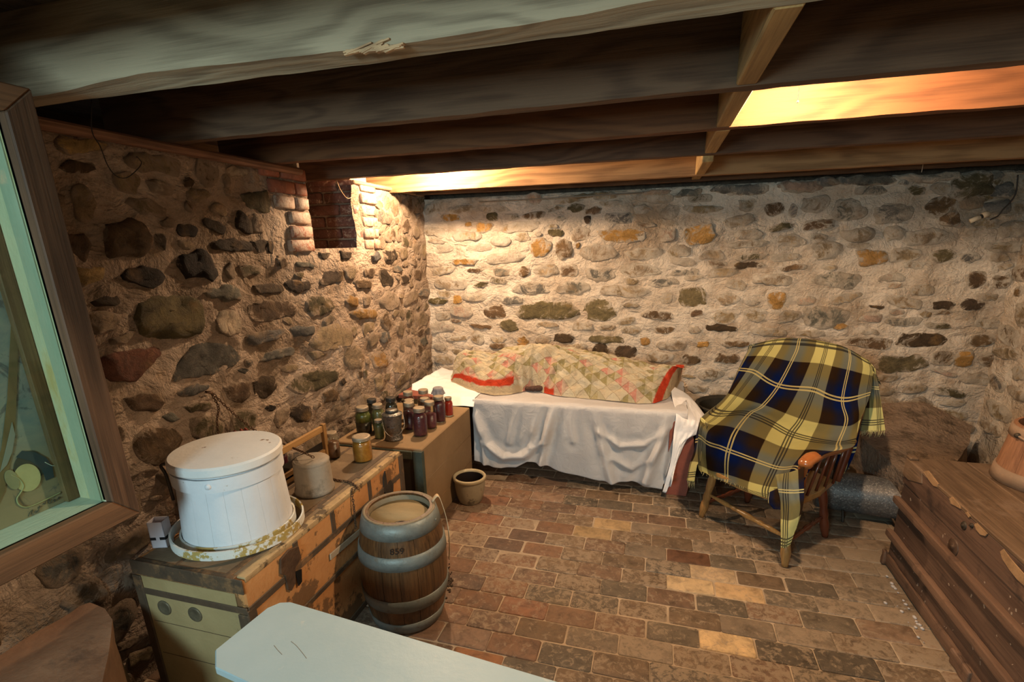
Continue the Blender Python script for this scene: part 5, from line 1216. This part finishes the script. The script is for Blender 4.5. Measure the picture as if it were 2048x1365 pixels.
seatp = [ch(r, b_, .300) for r, b_ in ((-.245, -.20), (-.15, -.235), (0, -.25), (.15, -.235), (.245, -.20), (.25, 0), (.225, .17), (.1, .20), (-.1, .20), (-.225, .17), (-.25, 0))]
obj('seat', prism(seatp, (0, 0, .032), .010, 2), CW, t, smooth='auto')
def spin(a_, b_, mat, name='stretcher', r=.011):
    pts = [a_+(b_-a_)*(i/24) for i in range(25)]
    pr_ = [.6, .65, .7, .8, .95, 1.1, 1.2, 1.15, .8, 1.25, .85, 1.1, 1.35, 1.45, 1.35, 1.1, .85, 1.25, .8, 1.15, 1.2, 1.05, .85, .7, .6]
    obj(name, tube(pts, [r*k for k in pr_], 14), mat, t)
spin(ch(-.245, -.165, .155), ch(.225, -.205, .135), CW)
spin(ch(.228, -.20, .11), ch(.208, .165, .12), CWR, r=.010)
spin(ch(-.243, -.163, .10), ch(-.208, .17, .12), CWR, r=.010)
# arms
for s in (1, -1):
    dz = -.012 if s > 0 else -.055
    A = [ch(.262*s, -.215, .548), ch(.262*s, -.165, .560), ch(.268*s, -.08, .560), ch(.276*s, .03, .553), ch(.272*s, .14, .550), ch(.255*s, .22, .552)]
    A = [q_+Vector((0, 0, dz)) for q_ in A]
    am_ = obj('arm', tube(smooth_path(A, 6), [.030, .034, .024, .020, .020, .018], 18, flat=.72), CARM, t)
    kn = lathe([(0, .026), (.018, .023), (.030, .010), (.031, -.004), (.024, -.018), (.012, -.024), (0, -.025)], ch(.262*s, -.212, .545+dz), 22); obj('arm_knob', kn, CARM, am_)
    post = [ch(.250*s, -.205, .545+dz), ch(.248*s, -.20, .48), ch(.242*s, -.195, .42), ch(.238*s, -.19, .36), ch(.232*s, -.185, .325)]
    obj('arm_post', tube(smooth_path(post, 5), [.019, .022, .025, .020, .014], 14), CARM if s > 0 else CW, t)
    for k, (b0_, b1_) in enumerate(((-.10, -.12), (-.02, -.05), (.06, .02), (.14, .09))):
        obj('spindle', tube([ch(.236*s, b0_, .325), ch(.272*s, b1_+.02, .548+dz)], [.007, .009, .008, .006], 8), CWR, t)
# back: stiles, spindles, crest rail
TL, TR = ch(-.245, .315, .875), ch(.235, .315, .865)
obj('back_stile', tube(smooth_path([ch(-.235, .185, .325), ch(-.26, .24, .6), TL], 5), [.014, .017, .013], 10), CWR, t)
obj('back_stile', tube(smooth_path([ch(.235, .185, .325), ch(.25, .24, .6), TR], 5), [.014, .017, .013], 10), CWR, t)
for k in range(6):
    r_ = -.17+.068*k; obj('spindle', tube([ch(r_, .19, .325), ch(r_*1.12, .255, .6), ch(r_*1.2, .315, .865)], [.007, .009, .006], 8), CWR, t)
crest = [TL+Vector((0, 0, -.01)), ch(-.15, .34, .885), ch(0, .345, .895), ch(.15, .34, .88), TR+Vector((0, 0, -.01))]
obj('crest_rail', tube(smooth_path(crest, 6), [.016, .020, .020, .020, .016], 12), CWR, t)

# blanket
m, nt, b = nodes('plaid_blanket'); uvn = N(nt, 'ShaderNodeUVMap'); uvn.uv_map = 'UV'; su = N(nt, 'ShaderNodeSeparateXYZ'); L(nt, uvn.outputs[0], su.inputs[0])
CRM, BRN, NVY = (.54, .515, .33), (.125, .088, .06), (.045, .08, .20)
def band_c(x):
    fr_ = mth(nt, 'FRACT', mth(nt, 'ADD', x, 10.0))
    col_ = ramp(nt, fr_, [(0, CRM), (.195, CRM), (.200, BRN), (.31, BRN), (.40, NVY), (.60, NVY), (.69, BRN), (.80, BRN), (.805, CRM)])
    return fr_, col_
fu, cu = band_c(su.outputs[0]); fv, cv = band_c(su.outputs[1])
c = mix(nt, .5, cu, cv)
gm = N(nt, 'ShaderNodeGamma'); gm.inputs[1].default_value = 2.1; L(nt, c, gm.inputs[0]); c = mix(nt, 1.0, gm.outputs[0], (2.0, 2.0, 2.0), 'MULTIPLY')
def lines(fr_, centers, w_):
    acc = None
    for q in centers:
        d = mth(nt, 'LESS_THAN', mth(nt, 'ABSOLUTE', mth(nt, 'SUBTRACT', fr_, q)), w_); acc = d if acc is None else mth(nt, 'MAXIMUM', acc, d)
    return acc
du = mth(nt, 'FRACT', mth(nt, 'ADD', su.outputs[0], 10.5)); dv = mth(nt, 'FRACT', mth(nt, 'ADD', su.outputs[1], 10.5))
blk = mth(nt, 'MAXIMUM', lines(du, (.470, .5, .530), .0075), lines(dv, (.470, .5, .530), .0075))
yel = mth(nt, 'MAXIMUM', lines(fu, (.482, .518), .0085), lines(fv, (.482, .518), .0085))
c = mix(nt, mth(nt, 'MULTIPLY', blk, .85), c, (.02, .018, .02)); c = mix(nt, mth(nt, 'MULTIPLY', yel, .9), c, (.55, .46, .20))
L(nt, c, b.inputs['Base Color']); b.inputs['Roughness'].default_value = .95; b.inputs['Specular IOR Level'].default_value = .08
vec = coord(nt); bump(nt, b, mth(nt, 'ADD', mth(nt, 'MULTIPLY', noi(nt, vec, 14, 4, .6, 1), .7), mth(nt, 'MULTIPLY', noi(nt, vec, 330, 2), .1)), .3, .012)
PLAID = m
def cp(u, v, b_, tilt=0.0):
    """pixel onto the plane through the chair at depth b_ (leaning back by tilt per metre of height)"""
    n = (CB-Vector((0, 0, tilt))).normalized(); return atplane(u, v, CO+CB*b_, n)
def bk(u, v, off=0.0):   # on the leaning chair back
    return atplane(u, v, CO+CB*(.165+off)+Vector((0, 0, .325)), (CB-Vector((0, 0, .24))).normalized())
def stp(u, v, z=.345): return atz(u, v, z)
def patch(G_, nu, nv, fold=.006, seed=1):
    """G_: rows of (point, U, V)"""
    R_ = len(G_)-1; C_ = len(G_[0])-1
    P_ = [[g[0] for g in r] for r in G_]; UV_ = [[Vector((g[1], g[2])) for g in r] for r in G_]
    def at_(T_, u, v): return cr([cr(r, u*C_) for r in T_], v*R_)
    def fn(u, v): return at_(P_, u, v)-CB*(nz((u*4, v*3, seed), 1.7, seed)*fold)
    def uvf(u, v): q = at_(UV_, u, v); return (q.x, q.y)
    return grid(nu, nv, fn, uvf)
o_ = -.03
main = [
 [(ch(-.30, .37, .80), -.55, -.6), (ch(-.19, .39, .82), 0, -.6), (ch(-.08, .40, .83), .5, -.6), (ch(.03, .40, .83), 1, -.6), (ch(.15, .40, .82), 1.5, -.6), (ch(.27, .38, .80), 2, -.6)],
 [(cp(1503, 691, .315), -.55, -.08), (cp(1556, 679, .345), 0, -.08), (cp(1600, 678, .35), .5, -.08), (cp(1655, 686, .35), 1, -.08), (cp(1700, 699, .34), 1.5, -.08), (cp(1738, 722, .32), 2, -.08)],
 [(bk(1494, 706, .02), -.55, .1), (bk(1535, 703, -.01), 0, .1), (bk(1590, 707, -.02), .5, .1), (bk(1648, 712, -.045), 1, .1), (bk(1700, 722, -.03), 1.5, .1), (bk(1745, 742, .0), 2.02, .1)],
 [(bk(1478, 738, -.02), -.55, .5), (bk(1508, 744, -.045), 0, .5), (bk(1556, 772, -.02), .5, .5), (bk(1628, 780, -.065), 1, .5), (bk(1684, 800, -.04), 1.5, .5), (bk(1740, 788, -.0), 2.05, .5)],
 [(bk(1452, 792, -.10), -.5, .85), (bk(1466, 800, -.12), .0, .85), (bk(1525, 812, -.03), .5, .82), (bk(1603, 838, -.09), 1, .8), (bk(1694, 842, -.06), 1.5, .75), (bk(1722, 838, -.02), 1.9, .8)],
 [(cp(1403, 833, -.12), -.5, 1.12), (cp(1430, 836, -.12), .0, 1.05), (bk(1500, 828, -.06), .5, 1.0), (bk(1583, 868, -.11), 1, 1.0), (bk(1668, 880, -.12), 1.42, .95), (cp(1712, 880, .12), 1.75, .98)],
 [(cp(1398, 848, -.27), -.12, 1.32), (cp(1420, 862, -.26), .22, 1.32), (cp(1472, 868, -.10), .52, 1.25), (cp(1566, 906, -.07), 1, 1.28), (cp(1630, 900, -.12), 1.3, 1.2), (cp(1702, 896, -.03), 1.6, 1.12)],
 [(cp(1395, 890, -.29), -.02, 1.6), (cp(1420, 905, -.275), .3, 1.6), (cp(1455, 905, -.20), .5, 1.52), (cp(1550, 940, -.15), 1, 1.55), (cp(1592, 935, -.19), 1.25, 1.5), (cp(1640, 914, -.16), 1.45, 1.25)],
 [(cp(1396, 935, -.29), -.02, 1.82), (cp(1424, 945, -.235), .3, 1.82), (cp(1458, 952, -.24), .55, 1.8), (cp(1534, 976, -.235), 1, 1.84), (cp(1568, 978, -.225), 1.2, 1.82), (cp(1606, 966, -.225), 1.42, 1.6)],
 [(cp(1400, 944, -.29), -.02, 1.92), (cp(1426, 957, -.262), .3, 1.95), (cp(1462, 970, -.265), .58, 2.0), (cp(1525, 992, -.262), .95, 2.06), (cp(1563, 1000, -.25), 1.2, 2.0), (cp(1603, 992, -.245), 1.42, 1.9)],
]
bmB = patch(main, 130, 150, .020)
def addp(G_, nu, nv, fold=.004, seed=2): 
    p_ = patch(G_, nu, nv, fold, seed); join_into(bmB, p_)
# corner hanging at the front right
addp([[(cp(1552, 950, -.262), .85, 2.2), (cp(1580, 945, -.27), 1.05, 2.2), (cp(1608, 935, -.262), 1.3, 2.2)],
      [(cp(1556, 975, -.275), .9, 2.45), (cp(1582, 978, -.285), 1.07, 2.46), (cp(1608, 985, -.27), 1.28, 2.52)],
      [(cp(1562, 1010, -.278), .93, 2.68), (cp(1584, 1012, -.29), 1.07, 2.68), (cp(1607, 1010, -.272), 1.25, 2.72)],
      [(cp(1562, 1050, -.278), .93, 2.85), (cp(1580, 1050, -.29), 1.06, 2.84), (cp(1598, 1045, -.272), 1.22, 2.86)],
      [(cp(1563, 1095, -.276), .94, 3.05), (cp(1570, 1096, -.28), 1.0, 3.05), (cp(1580, 1090, -.272), 1.1, 3.05)]], 26, 60)
addp([[(cp(1538, 985, -.268), .5, 2.2), (cp(1562, 975, -.272), .8, 2.2)], [(cp(1536, 1003, -.268), .5, 2.3), (cp(1562, 1000, -.272), .8, 2.3)], [(cp(1548, 1018, -.262), .6, 2.4), (cp(1564, 1020, -.270), .8, 2.4)]], 10, 14)
# flap hanging behind the right ear of the chair
addp([[(cp(1716, 716, .345), 1.55, .0), (cp(1735, 722, .35), 1.8, .0), (cp(1750, 736, .35), 2.02, .02)],
      [(cp(1722, 770, .36), 1.6, .5), (cp(1740, 772, .37), 1.82, .48), (cp(1757, 768, .36), 2.04, .42)],
      [(cp(1722, 815, .37), 1.6, .80), (cp(1743, 816, .38), 1.85, .80), (cp(1764, 812, .37), 2.06, .78)],
      [(cp(1720, 862, .375), 1.62, 1.12), (cp(1745, 864, .385), 1.88, 1.12), (cp(1771, 861, .375), 2.1, 1.12)]], 24, 50)
addp([[(cp(1684, 868, .30), .30, 1.3), (cp(1722, 850, .33), .62, 1.3)], [(cp(1676, 905, .29), .30, 1.5), (cp(1712, 900, .31), .62, 1.5)], [(cp(1668, 940, .28), .30, 1.7), (cp(1696, 938, .29), .55, 1.7)], [(cp(1662, 968, .27), .32, 1.8), (cp(1686, 950, .28), .5, 1.8)]], 16, 30)
# strip hanging down past the left arm
addp([[(cp(1403, 835, -.20), -.20, 1.1), (cp(1418, 848, -.27), .05, 1.2)], [(cp(1394, 868, -.22), -.28, 1.4), (cp(1406, 880, -.28), -.02, 1.5)], [(cp(1388, 905, -.22), -.26, 1.65), (cp(1402, 920, -.285), -.02, 1.75)], [(cp(1380, 930, -.22), -.24, 1.85), (cp(1394, 935, -.28), -.04, 1.9)], [(cp(1374, 962, -.22), -.22, 2.08), (cp(1389, 964, -.27), -.06, 2.1)]], 16, 40)
bmesh.ops.solidify(bmB, geom=list(bmB.faces), thickness=.003)
bl = tag(obj('plaid_blanket', bmB, PLAID, loc=CO), 'fringed plaid blanket in navy, olive and cream checks thrown over the armchair', 'blanket')
FRG = plain('fringe_yarn', (.40, .35, .17), .9)
bm = bmesh.new()
for (a_, b_, n_, ln_) in ((cp(1722, 862, .376), cp(1771, 861, .376), 26, .035), (cp(1374, 962, -.22), cp(1389, 964, -.27), 12, .04), (cp(1402, 944, -.292), cp(1560, 1002, -.252), 30, .018), (cp(1664, 966, .27), cp(1686, 950, .28), 8, .025)):
    for i in range(n_):
        p = a_.lerp(b_, (i+random.random()*.6)/n_); l_ = ln_*random.uniform(.4, 1.1)
        add_tube(bm, [p+Vector((0, 0, .002)), p+Vector((random.uniform(-.004, .004), random.uniform(-.003, .003), -l_*.5)), p+Vector((random.uniform(-.008, .008), 0, -l_))], .0011, 4)
obj('fringe', bm, FRG, bl, kind='stuff')

# =================================================================== things behind the chair
q = Vector((.50, 3.44, 0))
t = thing('iron_kettle', 'big dark iron kettle on the floor between the platform and the plaid covered armchair', 'kettle', q)
KM = aged('black_cast_iron', (.030, .026, .018), (.06, .05, .035), 10, rough=.6, metal=.4, bmp=.3)
obj('body', lathe([(0, .03), (.12, .035), (.20, .10), (.235, .22), (.225, .36), (.20, .43), (.205, .455), (.215, .47), (.205, .474), (.190, .455)], q, 48), KM, t)
obj('lining', lathe([(.190, .4545), (.188, .42), (.20, .3), (.12, .06), (0, .05)], q, 40), KM, t)
for a in (.6, 2.7, 4.8): obj('foot', tube([q+Vector((.12*math.cos(a), .12*math.sin(a), .05)), q+Vector((.15*math.cos(a), .15*math.sin(a), 0))], [.022, .014], 10), KM, t)

# grey speckled metal drum on its side
GM = aged('speckled_grey_enamel', (.07, .066, .064), (.15, .14, .132), 60, (.27, .25, .23), .58, 110, soft=.02, rough=.45, metal=.3, bmp=.3, bs=120)
a0 = Vector((.93, 3.02, .135)); a1 = Vector((1.52, 2.93, .135)); ax = (a1-a0).normalized()
t = thing('speckled_boiler', 'grey speckled metal boiler lying on its side behind the armchair', 'boiler', (a0+a1)/2-Vector((0, 0, .135)))
Mq = Matrix.Translation(a0) @ ax.to_track_quat('Z', 'Y').to_matrix().to_4x4()
LN = (a1-a0).length
bm = bmesh.new(); add_lathe(bm, [(0, .002), (.095, .0), (.108, .01), (.110, .03), (.109, LN*.7), (.112, LN*.71), (.112, LN-.02), (.108, LN), (0, LN-.01)], n=48)
bm.transform(Mq); obj('body', bm, GM, t, smooth='auto')
bm = bmesh.new(); add_lathe(bm, [(.1115, LN*.70), (.1165, LN*.705), (.1165, LN*.735), (.1115, LN*.74)], n=48); bm.transform(Mq); obj('band', bm, aged('grey_enamel_band', (.10, .09, .085), (.17, .15, .14), 20, rough=.5), t)
c1 = atz(1780, 1028, .06); obj('foot', tube(smooth_path([Vector((1.27, 2.90, .06)), Vector((1.285, 2.87, .035)), Vector((1.30, 2.86, .0))], 4), .007, 8), IRON, t)
obj('foot', tube(smooth_path([Vector((1.05, 2.92, .06)), Vector((1.05, 2.90, .03)), Vector((1.05, 2.89, .0))], 4), .007, 8), IRON, t)
obj('ear', tube(smooth_path([atz(1690, 945, .24), atz(1688, 935, .27), atz(1698, 938, .26)], 4), .006, 8), aged('ear_metal', (.2, .17, .12), (.3, .26, .2), 20, rough=.6), t)

# big brown stone block leaning in the corner
SB = aged('big_brown_stone', (.15, .10, .07), (.25, .175, .12), 14, (.08, .055, .035), .58, 9, rough=.9, bmp=.9, bs=45, bd=.02)
tp = [aty(1735, 808, 3.60), aty(1850, 806, 3.60), aty(1946, 852, 3.50), aty(1938, 890, 3.30), aty(1900, 938, 2.98), aty(1815, 958, 2.84), aty(1770, 915, 3.0), aty(1715, 868, 3.28)]
bm = bmesh.new(); top = [bm.verts.new(p) for p in tp]; 
mid = [bm.verts.new(p+Vector((.0, .03, -.10))) for p in tp]
bot = [bm.verts.new(Vector((p.x+.05, p.y+.12*(1 if p.y < 3.2 else 0), max(0, p.z-.34) if p.y < 3.3 else 0))) for p in tp]
n = len(tp); cc = bm.verts.new(sum(tp, Vector())/n+Vector((0, 0, .006)))
for i in range(n):
    j = (i+1) % n; bm.faces.new((top[i], top[j], cc)); bm.faces.new((top[i], mid[i], mid[j], top[j])); bm.faces.new((mid[i], bot[i], bot[j], mid[j]))
bm.faces.new(list(reversed(bot)))
bmesh.ops.triangulate(bm, faces=bm.faces); bmesh.ops.subdivide_edges(bm, edges=list(bm.edges), cuts=6, use_grid_fill=True); bm.normal_update()
for v in bm.verts:
    if v.co.z > .02: v.co += v.normal*(nz(v.co, 6, 2)*.012+nz(v.co, 20, 3)*.004)
tag(obj('stone_slab', bm, SB, loc=(1.6, 3.3, 0), smooth='auto'), 'large rough brown stone block leaning in the right corner behind the wooden chest', 'stone block')

# =================================================================== wooden chest on the right and bucket
CXa, CXb, CYa, CYb, CZ = 1.125, 1.72, 1.18, 2.52, .545
CH = wood('dark_chest_wood', (.060, .034, .024), (.125, .072, .048), 1, c3=(.035, .022, .018), cov=.62, s3=5, rough=.55, spec=.35, rings=40)
CHT = wood('dark_chest_top_wood', (.075, .045, .026), (.16, .10, .06), 1, c3=(.17, .115, .08), cov=.60, s3=4, rough=.55, rings=40)
CHS = wood('chest_slat_wood', (.10, .055, .035), (.18, .105, .068), 1, c3=(.06, .035, .025), cov=.62, s3=9, rough=.55, rings=20)
BARE = aged('bare_splintered_wood', (.20, .115, .055), (.32, .195, .10), 20, rough=.8, bmp=.4)
t = thing('wooden_chest', 'big battered dark brown wooden chest with horizontal slats at the right edge', 'chest', ((CXa+CXb)/2, (CYa+CYb)/2, 0))
zs = [.03, .165, .315, .425]
for a_, b_ in zip(zs, zs[1:]): obj('plank', box((CXa, CYa, a_+.001), (CXa+.02, CYb, b_-.001), .002), CH, t, smooth=False)
obj('plank', box((CXa+.0205, CYb-.02, .03), (CXb, CYb, .425), .002), CH, t, smooth=False)
obj('plank', box((CXa+.0205, CYa, .03), (CXb, CYa+.02, .425), .002), CH, t, smooth=False)
obj('plank', box((CXb-.0195, CYa+.021, .03), (CXb, CYb-.021, .425), .002), CH, t, smooth=False)
obj('bottom', box((CXa+.021, CYa+.021, .03), (CXb-.02, CYb-.021, .05), .002), CH, t, smooth=False)
obj('lid_side', box((CXa-.006, CYa-.004, .427), (CXa+.016, CYb+.004, CZ-.016), .003), CH, t, smooth=False)
obj('lid_side', box((CXa+.0165, CYb-.016, .427), (CXb, CYb+.004, CZ-.016), .003), CH, t, smooth=False)
x = CXa-.008; k = 0
for wdt in (.22, .19, .20):
    bm = box((x, CYa-.006, CZ-.0155), (min(x+wdt, CXb+.006)-.0015, CYb+.006, CZ), .003); obj('lid_plank', bm, CHT, t, smooth=False); x += wdt
def slat(z, h=.030, p=.026):
    bm = bmesh.new(); add_box(bm, (CXa-p, CYa-.01, z-h/2), (CXa-.0005, CYb+.012, z+h/2), .006, 2)
    bmesh.ops.subdivide_edges(bm, edges=[e for e in bm.edges if abs((e.verts[0].co-e.verts[1].co).y) > .5], cuts=40)
    roughen(bm, .0022, 22, 0, int(z*100)); obj('slat', bm, CHS, t, smooth='auto')
slat(atx(1800, 1010, CXa-.02).z+.0); slat(atx(1778, 1068, CXa-.02).z)
slat(.035, .05, .012)
# corner and lid hardware
obj('corner_bracket', prism([(CXa-.010, CYb+.006, CZ-.004), (CXa-.010, CYb-.14, CZ-.004), (CXa-.010, CYb-.16, CZ-.05), (CXa-.010, CYb-.05, CZ-.085), (CXa-.010, CYb+.006, CZ-.085)], (.005, 0, 0), .001), CHT, t, smooth=False)
bm = roughen(box((CXa-.010, CYb-.03, CZ-.002), (CXa+.025, CYb+.010, CZ+.012), .006, 2), .003, 60); obj('corner_knob', bm, CHT, t)

def chip(pts, name='splinter', mat=BARE, d=.0022):
    P_ = [atx(u, v, CXa-.0105) for u, v in pts]; obj(name, prism(P_, (d*1.5, 0, 0)), mat, t, smooth=False)
chip([(1846, 944), (1856, 942), (1876, 968), (1874, 975), (1866, 972), (1858, 962)])
chip([(1898, 998), (1904, 994), (1919, 1012), (1920, 1018), (1911, 1013), (1901, 1008)])
chip([(1930, 1026), (1934, 1024), (1940, 1033), (1937, 1036)])
chip([(1948, 1049), (1953, 1047), (1974, 1068), (1970, 1073), (1960, 1070), (1952, 1060)])
chip([(2000, 1104), (2006, 1099), (2020, 1118), (2048, 1150), (2048, 1172), (2034, 1160), (2018, 1140), (2004, 1118)])
def disc(u, v, r_, name, mat):
    p = atx(u, v, CXa-.0065 if v < 1075 else CXa-.0005); bm = bmesh.new(); add_lathe(bm, [(0, .008), (r_*.25, .009), (r_*.35, .004), (r_*.8, .004), (r_, .001), (r_, -.002)], n=28)
    bm.transform(Matrix.Translation(p) @ Matrix.Rotation(-PI/2, 4, 'Y')); obj(name, bm, mat, t)
disc(1928, 1052, .016, 'rosette', IRON); disc(1944, 1052, .009, 'rosette', IRON)
bm = bmesh.new(); p = atx(1906, 1095, CXa-.001); add_lathe(bm, [(0, .006), (.008, .006), (.009, .003), (.030, .003), (.034, .001), (.034, -.002)], n=32); bm.transform(Matrix.Translation(p) @ Matrix.Rotation(-PI/2, 4, 'Y')); obj('lock_escutcheon', bm, aged('brown_iron', (.05, .03, .02), (.10, .06, .04), 20, rough=.5, metal=.3), t)
obj('scrape', prism([atx(u, v, CXa-.0008) for u, v in ((1896, 1104), (1900, 1102), (1909, 1117), (1907, 1120))], (.001, 0, 0)), plain('bare_scrape', (.5, .38, .26), .8), t, smooth=False)
bm = bmesh.new()
for i in range(46):
    yy = random.uniform(1.45, 2.48); zz = random.choice((random.uniform(.19, .30), random.uniform(.34, .42), random.uniform(.05, .14)))
    l_ = random.uniform(.004, .022); add_box(bm, (CXa-.0007, yy, zz), (CXa, yy+random.uniform(.002, .007), zz+l_*.6), rot=Matrix.Rotation(random.uniform(-1, 1), 4, 'X'))
obj('scratches', bm, plain('pale_scratch', (.30, .22, .16), .8), t, smooth=False, kind='stuff')
bm = roughen(box((CXa-.026, CYb-.02, .0), (CXa-.002, CYb+.010, .075), .012, 2), .006, 30, 2); obj('bracket_foot', bm, CHS, t)
bm = roughen(box((CXa-.022, 1.78, .0), (CXa-.002, 1.90, .06), .012, 2), .006, 30, 2); obj('bracket_foot', bm, CHS, t)

# bucket
BKW = wood('bucket_stave', (.13, .058, .030), (.26, .125, .065), 2, c3=(.20, .14, .10), cov=.64, s3=6, rough=.6, rings=15)
BKH = aged('bucket_hoop', (.17, .11, .07), (.25, .165, .11), 8, rough=.65, bmp=.2)
q = Vector((1.515, 2.345, CZ+.0015)); hb = .235
t = thing('wooden_bucket', 'reddish brown wooden staved bucket with curved handle standing on the dark chest', 'bucket', q)
rb0, rb1 = .163, .135
for s in range(16): obj('stave', (lambda b_: (b_.transform(Matrix.Translation((0, 0, q.z))), b_)[1])(stave1(q.x, q.y, rb0, rb1, 0, hb, 2*PI*s/16+.003, 2*PI*(s+1)/16-.003, th=.011, k=4)), BKW, t, smooth='auto')
obj('bottom_board', lathe([(0, .012), (rb0-.013, .012), (rb0-.013, .024), (0, .024)], q, 36), BKW, t, smooth='auto')
def bh(za, zb): 
    r_ = lambda z: rb0+(rb1-rb0)*z/hb
    obj('hoop', lathe([(r_(za)+.0003, za), (r_(za)+.006, za+.001), (r_(zb)+.006, zb-.001), (r_(zb)+.0003, zb)], q, 48), BKH, t)
bh(.004, .058); bh(hb-.048, hb-.006)
a = math.atan2(-q.y, -q.x)-.85; dd = Vector((math.cos(a), math.sin(a), 0)); tt_ = Vector((-math.sin(a), math.cos(a), 0))
pth = smooth_path([q+dd*(rb1+.012)+Vector((0, 0, hb-.035)), q+dd*.10+tt_*.115+Vector((0, 0, hb-.075)), q+tt_*.168+Vector((0, 0, hb-.125)), q-dd*.10+tt_*.125+Vector((0, 0, hb-.10)), q-dd*(rb1+.012)+Vector((0, 0, hb-.035))], 8)
hd_ = obj('handle', tube(pth, .0085, 10, flat=.6), BKH, t)
for s in (1, -1):
    bm = bmesh.new(); add_lathe(bm, [(0, .008), (.008, .007), (.010, .003), (.010, -.004)], n=14); bm.transform(Matrix.Translation(q+dd*s*(rb1+.013)+Vector((0, 0, hb-.035))) @ (dd*s).to_track_quat('Z', 'Y').to_matrix().to_4x4()); obj('handle_pin', bm, IRON, hd_)

# =================================================================== bulbs, wires and small details overhead
BG = bpy.data.materials.new('bulb_glow'); BG.use_nodes = True; nt = BG.node_tree; em = N(nt, 'ShaderNodeEmission'); em.inputs[0].default_value = (1, .72, .42, 1); em.inputs[1].default_value = 30; tb_ = N(nt, 'ShaderNodeBsdfTransparent'); ad = N(nt, 'ShaderNodeAddShader'); L(nt, em.outputs[0], ad.inputs[0]); L(nt, tb_.outputs[0], ad.inputs[1]); L(nt, ad.outputs[0], nt.nodes['Material Output'].inputs[0])
for P_, lab in ((LAMP_A, 'bare electric bulb in porcelain holder between the second and third joists'), (LAMP_B, 'bare electric bulb in porcelain holder between the fourth and fifth joists')):
    P_ = Vector(P_); t = thing('light_bulb', lab, 'bulb', (P_.x, P_.y, 2.05))
    bm = lathe([(0, -.030), (.018, -.024), (.028, -.004), (.027, .010), (.016, .030), (.012, .042)], P_, 20)
    obj('bulb_glass', bm, BG, t)
    obj('holder', lathe([(.0125, .0425), (.022, .046), (.024, .07), (.045, .085), (.048, .0945), (0, .0948)], P_, 24), plain('porcelain', (.7, .68, .62), .3), t)
q = aty(1596, 172, 1.72); 
t = thing('pull_cord', 'thin white pull cord with end bead hanging in front of the lit joist', 'cord', (q.x, 1.72, 2.05))
e1 = aty(1595, 204, 1.72)
cd_ = obj('cord', tube([Vector((q.x, 1.72, 2.05)), e1], .0012, 6), plain('white_cord', (.75, .73, .68), .5), t)
bm = bmesh.new(); bmesh.ops.create_icosphere(bm, subdivisions=2, radius=.0032, matrix=Matrix.Translation(e1)); obj('bead', bm, plain('bead', (.75, .73, .68), .4), cd_)
WIRE = plain('dark_wire', (.03, .022, .018), .5)
w1 = [aty(184, 208, 1.40)*1, ] 
xw = LX+.05
tag(obj('hanging_wire', tube(smooth_path([atx(183, 200, xw), atx(184, 262, xw), atx(200, 292, xw), atx(215, 330, xw), atx(232, 352, xw), atx(252, 356, xw), atx(272, 342, xw), atx(283, 326, xw), atx(273, 313, xw)], 5), .0016, 6), WIRE, loc=atx(183, 200, xw)), 'thin dark wire curling down the upper left stone wall below the joists', 'wire')
xw = LX+.02
tag(obj('niche_wire', tube(smooth_path([atx(674, 362, xw), atx(680, 378, xw), atx(690, 393, xw), atx(697, 397, xw), atx(704, 394, xw)], 5), .0014, 6), plain('copper_wire', (.45, .27, .14), .4, .4), loc=atx(674, 362, xw)), 'thin copper coloured wire loop hanging at the top of the brick niche', 'wire')
q = [aty(958, 404, BY-.05), aty(1100, 397, BY-.05), aty(1288, 385, BY-.05)]
tag(obj('wall_pipe', tube(q, .0045, 8), aged('grey_pipe', (.16, .13, .10), (.26, .22, .17), 20, rough=.6), loc=q[0]), 'thin straight pipe running along the top left of the back wall', 'pipe')
q = [aty(u, v, 3.58) for u, v in ((1847, 300), (1842, 314), (1846, 326), (1843, 345))]; q[0].z = 1.87
tag(obj('loose_string', tube(smooth_path(q, 4), .0016, 6), plain('string_pale', (.55, .42, .3), .9), loc=q[0]), 'short frayed string hanging from the far joist above the right part of the back wall', 'string')
q = [aty(u, v, BY-.07) for u, v in ((2036, 350), (2032, 385), (2020, 405), (2005, 420), (1996, 432), (1980, 440))]
tag(obj('wall_cable', tube(smooth_path(q, 5), .0035, 8), WIRE, loc=q[0]), 'dark cable drooping over the stones at the top right corner of the back wall', 'cable')
a_, b_ = aty(1940, 443, BY-.05), aty(1977, 427, BY-.055)
t = thing('wall_insulator', 'small pale tube shaped insulator lying among the top right stones of the back wall', 'insulator', a_)
obj('tube', tube([a_, a_.lerp(b_, .55)], .013, 14), aged('cream_porcelain', (.50, .40, .28), (.6, .5, .36), 10, rough=.5), t)
obj('knob', tube([a_.lerp(b_, .68), b_], [.016, .021, .017], 14), aged('cream_porcelain_dark', (.40, .32, .22), (.5, .4, .28), 10, rough=.5), t)
obj('collar', tube([a_.lerp(b_, .55), a_.lerp(b_, .68)], .0115, 14), plain('collar_dark', (.02, .018, .015), .6), t)
bm = bmesh.new()
for i in range(26):
    p = atz(1790+random.gauss(0, 9)+i*2.4, 1165+random.gauss(0, 14)+i*4.0, .003)
    p.x = min(p.x, CXa-.035); bmesh.ops.create_icosphere(bm, subdivisions=1, radius=random.uniform(.002, .009), matrix=Matrix.Translation(p) @ Matrix.Diagonal((1.0, 1.3, .6, 1)))
tag(obj('plaster_crumbs', bm, plain('pale_plaster', (.42, .38, .36), .9), loc=(1.08, 2.3, 0)), 'pale plaster crumbs on the floor along the foot of the dark chest', 'crumbs', kind='stuff')
